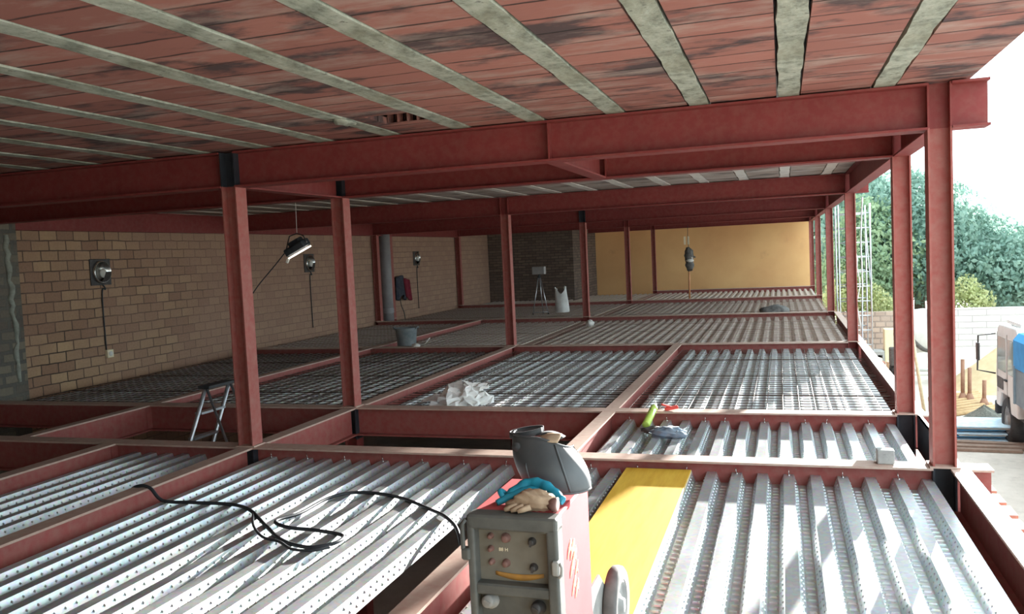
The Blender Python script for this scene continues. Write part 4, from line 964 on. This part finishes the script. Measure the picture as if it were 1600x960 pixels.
# ------------------------------------------------------------------ truck
def truck():
    r = empty('dump_truck', (4.02, 18.75, -2.45), 'white lorry with bright blue load cover at the right edge', 'truck')
    # local: x to its right (world +X), y backward is negative; front bumper at y=0
    W = 2.1
    cab = MB()
    cab.ext([(-.02, .62), (-.06, 1.05), (-.02, 1.25), (-.16, 2.16), (-.30, 2.26), (-1.55, 2.28), (-1.62, 2.2), (-1.62, .62), (-1.15, .62), (-1.05, .92), (-.42, .92), (-.30, .62)], 0, W, 'X')
    cb = obj('cab', cab, TRUCKW, r, bevel=.03)
    obj('side_window', MB().bb(-.006, .004, -.80, -.22, 1.36, 2.02), GLASS, cb); obj('rear_window', MB().bb(-.006, .004, -1.45, -.98, 1.36, 2.02), GLASS, cb)
    obj('windscreen', MB().add([(.12, -.028, 1.30), (W - .12, -.028, 1.30), (W - .15, -.148, 2.10), (.15, -.148, 2.10)], [(0, 1, 2, 3)]), GLASS, cb, solid=.01)
    obj('door_seam', MB().bb(-.004, .002, -.92, -.90, .70, 2.1).bb(-.004, .002, -.18, -.17, .9, 2.1), KNOBD, cb)
    obj('step_panel', MB().bb(-.012, .004, -.62, -.16, 1.0, 1.22), DARKTAPE, cb, label='dark grille panel')
    obj('door_handle', MB().box((-.015, -.85, 1.22), (.03, .16, .035)), BLACKR, cb)
    obj('roof_deflector', MB().bb(.1, W - .1, -1.5, -.5, 2.28, 2.36), TRUCKW, cb)
    mr = obj('mirror_arm', MB().tube([(-.02, -.12, 2.05), (-.30, .02, 2.0), (-.32, .02, 1.3), (-.02, -.1, 1.25)], .018, 6), KNOBD, r)
    obj('mirror', MB().rbox((-.31, .02, 1.68), (.05, .16, .36), .02), KNOBD, mr)
    obj('bumper', MB().rbox((W / 2, .04, .55), (W, .16, .26), .03), BLACKR, r)
    obj('chassis', MB().bb(.5, .66, -6.0, -.2, .60, .80).bb(W - .66, W - .5, -6.0, -.2, .60, .80).bb(.1, W - .1, -1.62, -.05, .56, .64), BLACKR, r)
    fu = MB().rbox((.22, -2.35, .68), (.42, .8, .42), .05); obj('fuel_tank', fu, STEELBLUE, r)
    bed = MB(); bed.bb(-.08, W + .08, -6.2, -1.78, .95, 1.08); bed.bb(-.08, -.03, -6.2, -1.78, 1.08, 1.62); bed.bb(W + .03, W + .08, -6.2, -1.78, 1.08, 1.62); bed.bb(-.08, W + .08, -1.83, -1.78, 1.08, 1.62)
    for k in range(6): bed.bb(-.11, -.08, -1.85 - k * .8, -1.79 - k * .8, .95, 1.64)
    obj('load_bed', bed, STEELBLUE, r)
    tp = MB().ext([(-.09, 1.60), (-.09, 2.10), (.0, 2.22), (W / 2, 2.30), (W, 2.22), (W + .09, 2.10), (W + .09, 1.60)], -6.2, -1.74, 'Y'); obj('load_cover', tp, TARP, r)
    for y in (-.74, -3.6, -4.75):
        for x in (.16, W - .16):
            mt = Matrix.Translation((x, y, .44)) @ Matrix.Rotation(PI / 2 * (1 if x > 1 else -1), 4, 'Y')
            w = obj('wheel', MB().lathe([(.26, -.13), (.40, -.14), (.44, -.10), (.44, .10), (.40, .14), (.26, .13)], 26, mat=mt), BLACKR, r)
            obj('rim', MB().lathe([(.27, .12), (.20, .05), (.10, .07), (.09, .13), (0, .13)], 20, mat=mt), HUB, w)
    obj('mudguard', MB().lathe([(.50, -.16), (.50, .16)], 14, mat=Matrix.Translation((.16, -3.6, .44)) @ Matrix.Rotation(PI / 2, 4, 'Y'), a0=PI / 2 * 1.0, a1=PI * 1.5), BLACKR, r, solid=.02)
truck()

# ------------------------------------------------------------------ trees
def crown_mesh(name, seed, blobs, n, size, mat):
    rnd = random.Random(seed); mb = MB(); tot = sum(b[3] * b[4] for b in blobs)
    for (bx, by, bz, rx, rz) in blobs:
        for _ in range(int(n * rx * rz / tot)):
            d = Vector((rnd.gauss(0, 1), rnd.gauss(0, 1), rnd.gauss(0, 1))).normalized()
            rr = (1 - .35 * rnd.random() ** 1.6) * (1 + .14 * math.sin(d.x * 6 + seed) * math.sin(d.y * 5) + .1 * math.sin(d.z * 9 + d.x * 7))
            p = Vector((bx + d.x * rx * rr, by + d.y * rx * rr, bz + d.z * rz * rr))
            s = size * rnd.uniform(.6, 1.35); t = Vector((rnd.gauss(0, 1), rnd.gauss(0, 1), rnd.gauss(0, .6))).normalized(); nn = (d * .7 + Vector((rnd.gauss(0, .6), rnd.gauss(0, .6), rnd.gauss(0, .6)))).normalized()
            u = nn.cross(t); u = u.normalized() if u.length > 1e-4 else nn.orthogonal().normalized(); w = nn.cross(u)
            mb.add([p - u * s * .5, p + w * s * .28 - nn * s * .05, p + u * s * .5, p - w * s * .28 - nn * s * .05], [(0, 1, 2, 3)])
    return mb.mesh(name, mat)
def trunk_mesh(hh, r0, seed):
    rnd = random.Random(seed); mb = MB()
    mb.tube([(0, 0, -.1), (.05, .03, hh * .5), (.0, .1, hh)], [r0, r0 * .75, r0 * .4], 10)
    for k in range(6):
        a = rnd.uniform(0, 6.28); z = hh * rnd.uniform(.5, .85); L = hh * .45
        mb.tube([(0, 0, z), (L * .5 * math.cos(a), L * .5 * math.sin(a), z + L * .35), (L * .9 * math.cos(a), L * .9 * math.sin(a), z + L * .6)], [r0 * .35, r0 * .22, r0 * .1], 7)
    return mb.mesh('trunk', BARK)
kinds = {
 'big': (crown_mesh('crown', 1, [(0, 0, 3.9, 2.3, 1.9), (1.5, .4, 3.3, 1.7, 1.5), (-1.5, .3, 3.4, 1.7, 1.5), (.3, -.8, 2.6, 2.0, 1.3), (.2, .5, 5.0, 1.4, 1.1)], 15000, .21, LEAFD), trunk_mesh(3.6, .22, 1)),
 'low': (crown_mesh('crown', 2, [(0, 0, 2.6, 2.4, 1.7), (1.8, .3, 2.3, 1.8, 1.5), (-1.8, .2, 2.4, 1.8, 1.5), (.4, -.9, 1.8, 2.2, 1.1)], 15000, .20, LEAFD), trunk_mesh(2.4, .2, 2)),
 'mid': (crown_mesh('crown', 3, [(0, 0, 3.2, 1.9, 1.8), (.9, 0, 2.2, 1.5, 1.4), (-.9, .2, 2.3, 1.5, 1.4), (0, .1, 4.6, 1.1, 1.1)], 11000, .19, LEAFM), trunk_mesh(3.0, .18, 3)),
 'pale': (crown_mesh('crown', 4, [(0, 0, 1.5, 1.0, 1.1), (.6, 0, 1.0, .8, .8), (-.5, .1, 1.9, .7, .7), (.1, .2, 2.6, .6, .6)], 3200, .17, LEAFP), trunk_mesh(1.4, .08, 4)),
}
def tree(kind, loc, s, rz, label):
    c, t = kinds[kind]
    r = empty('tree', loc, label, 'tree', 'trees beyond the site', (0, 0, rz)); r.scale = (s, s, s)
    obj('crown', c, None, r); obj('trunk', t, None, r)
tree('big', (5.3, 37.5, -2.45), 1.12, .3, 'tall blue green tree directly behind the two nearest right columns')
tree('big', (3.6, 40.5, -2.45), 1.22, 2.1, 'tall tree rising to the roof edge left of the second right column')
tree('mid', (3.4, 36.2, -2.45), 1.0, 1.1, 'mid green tree above the brown rubble wall')
tree('low', (8.6, 38.0, -2.45), 1.05, 1.4, 'broad dark tree right of the nearest right column, over the white fence')
tree('low', (12.6, 38.5, -2.45), 1.08, 4.0, 'broad dark tree above the lorry cab at the right edge')
tree('low', (16.8, 41.5, -2.45), 1.1, 5.0, 'distant broad tree behind the blue load cover')
tree('mid', (1.9, 44.0, -2.45), 1.25, 4.6, 'mid green tree seen through the scaffold')
tree('mid', (.6, 47.0, -2.45), 1.3, 2.0, 'far tree seen between the last two open-side columns')
tree('low', (7.0, 44.0, -2.45), 1.25, 2.2, 'dark tree in the second row behind the near right column')
tree('pale', (2.55, 34.3, -2.45), .95, .4, 'small pale yellow bush at the rubble wall, lit by the sun')
tree('pale', (3.3, 33.9, -2.45), .75, 2.6, 'second pale bush left of the second right column')
tree('pale', (6.5, 34.5, -2.45), .8, 3.3, 'pale flowering bush hanging over the white fence')

# ------------------------------------------------------------------ light
w = D.worlds.new('sky'); SC.world = w; w.use_nodes = True
nt = w.node_tree; bg = nt.nodes['Background']
bg.inputs['Color'].default_value = (.77, .93, 1.0, 1); bg.inputs['Strength'].default_value = 2.2
s = D.lights.new('sun', 'SUN'); so = D.objects.new('sun', s); COL.objects.link(so)
s.energy = 19; s.angle = math.radians(.8); s.color = (1, .97, .92)
az, el = math.radians(14.5), math.radians(7.6)
d = Vector((math.sin(az) * math.cos(el), math.cos(az) * math.cos(el), math.sin(el)))
so.rotation_euler = d.to_track_quat('Z', 'Y').to_euler(); so.location = d * 60

vs = SC.view_settings
vs.view_transform = 'Standard'; vs.look = 'None'; vs.gamma = 1; vs.use_curve_mapping = False; vs.exposure = .88
SC.cycles.max_bounces = 10; SC.cycles.diffuse_bounces = 6; SC.cycles.glossy_bounces = 4
SC.cycles.sample_clamp_indirect = 8
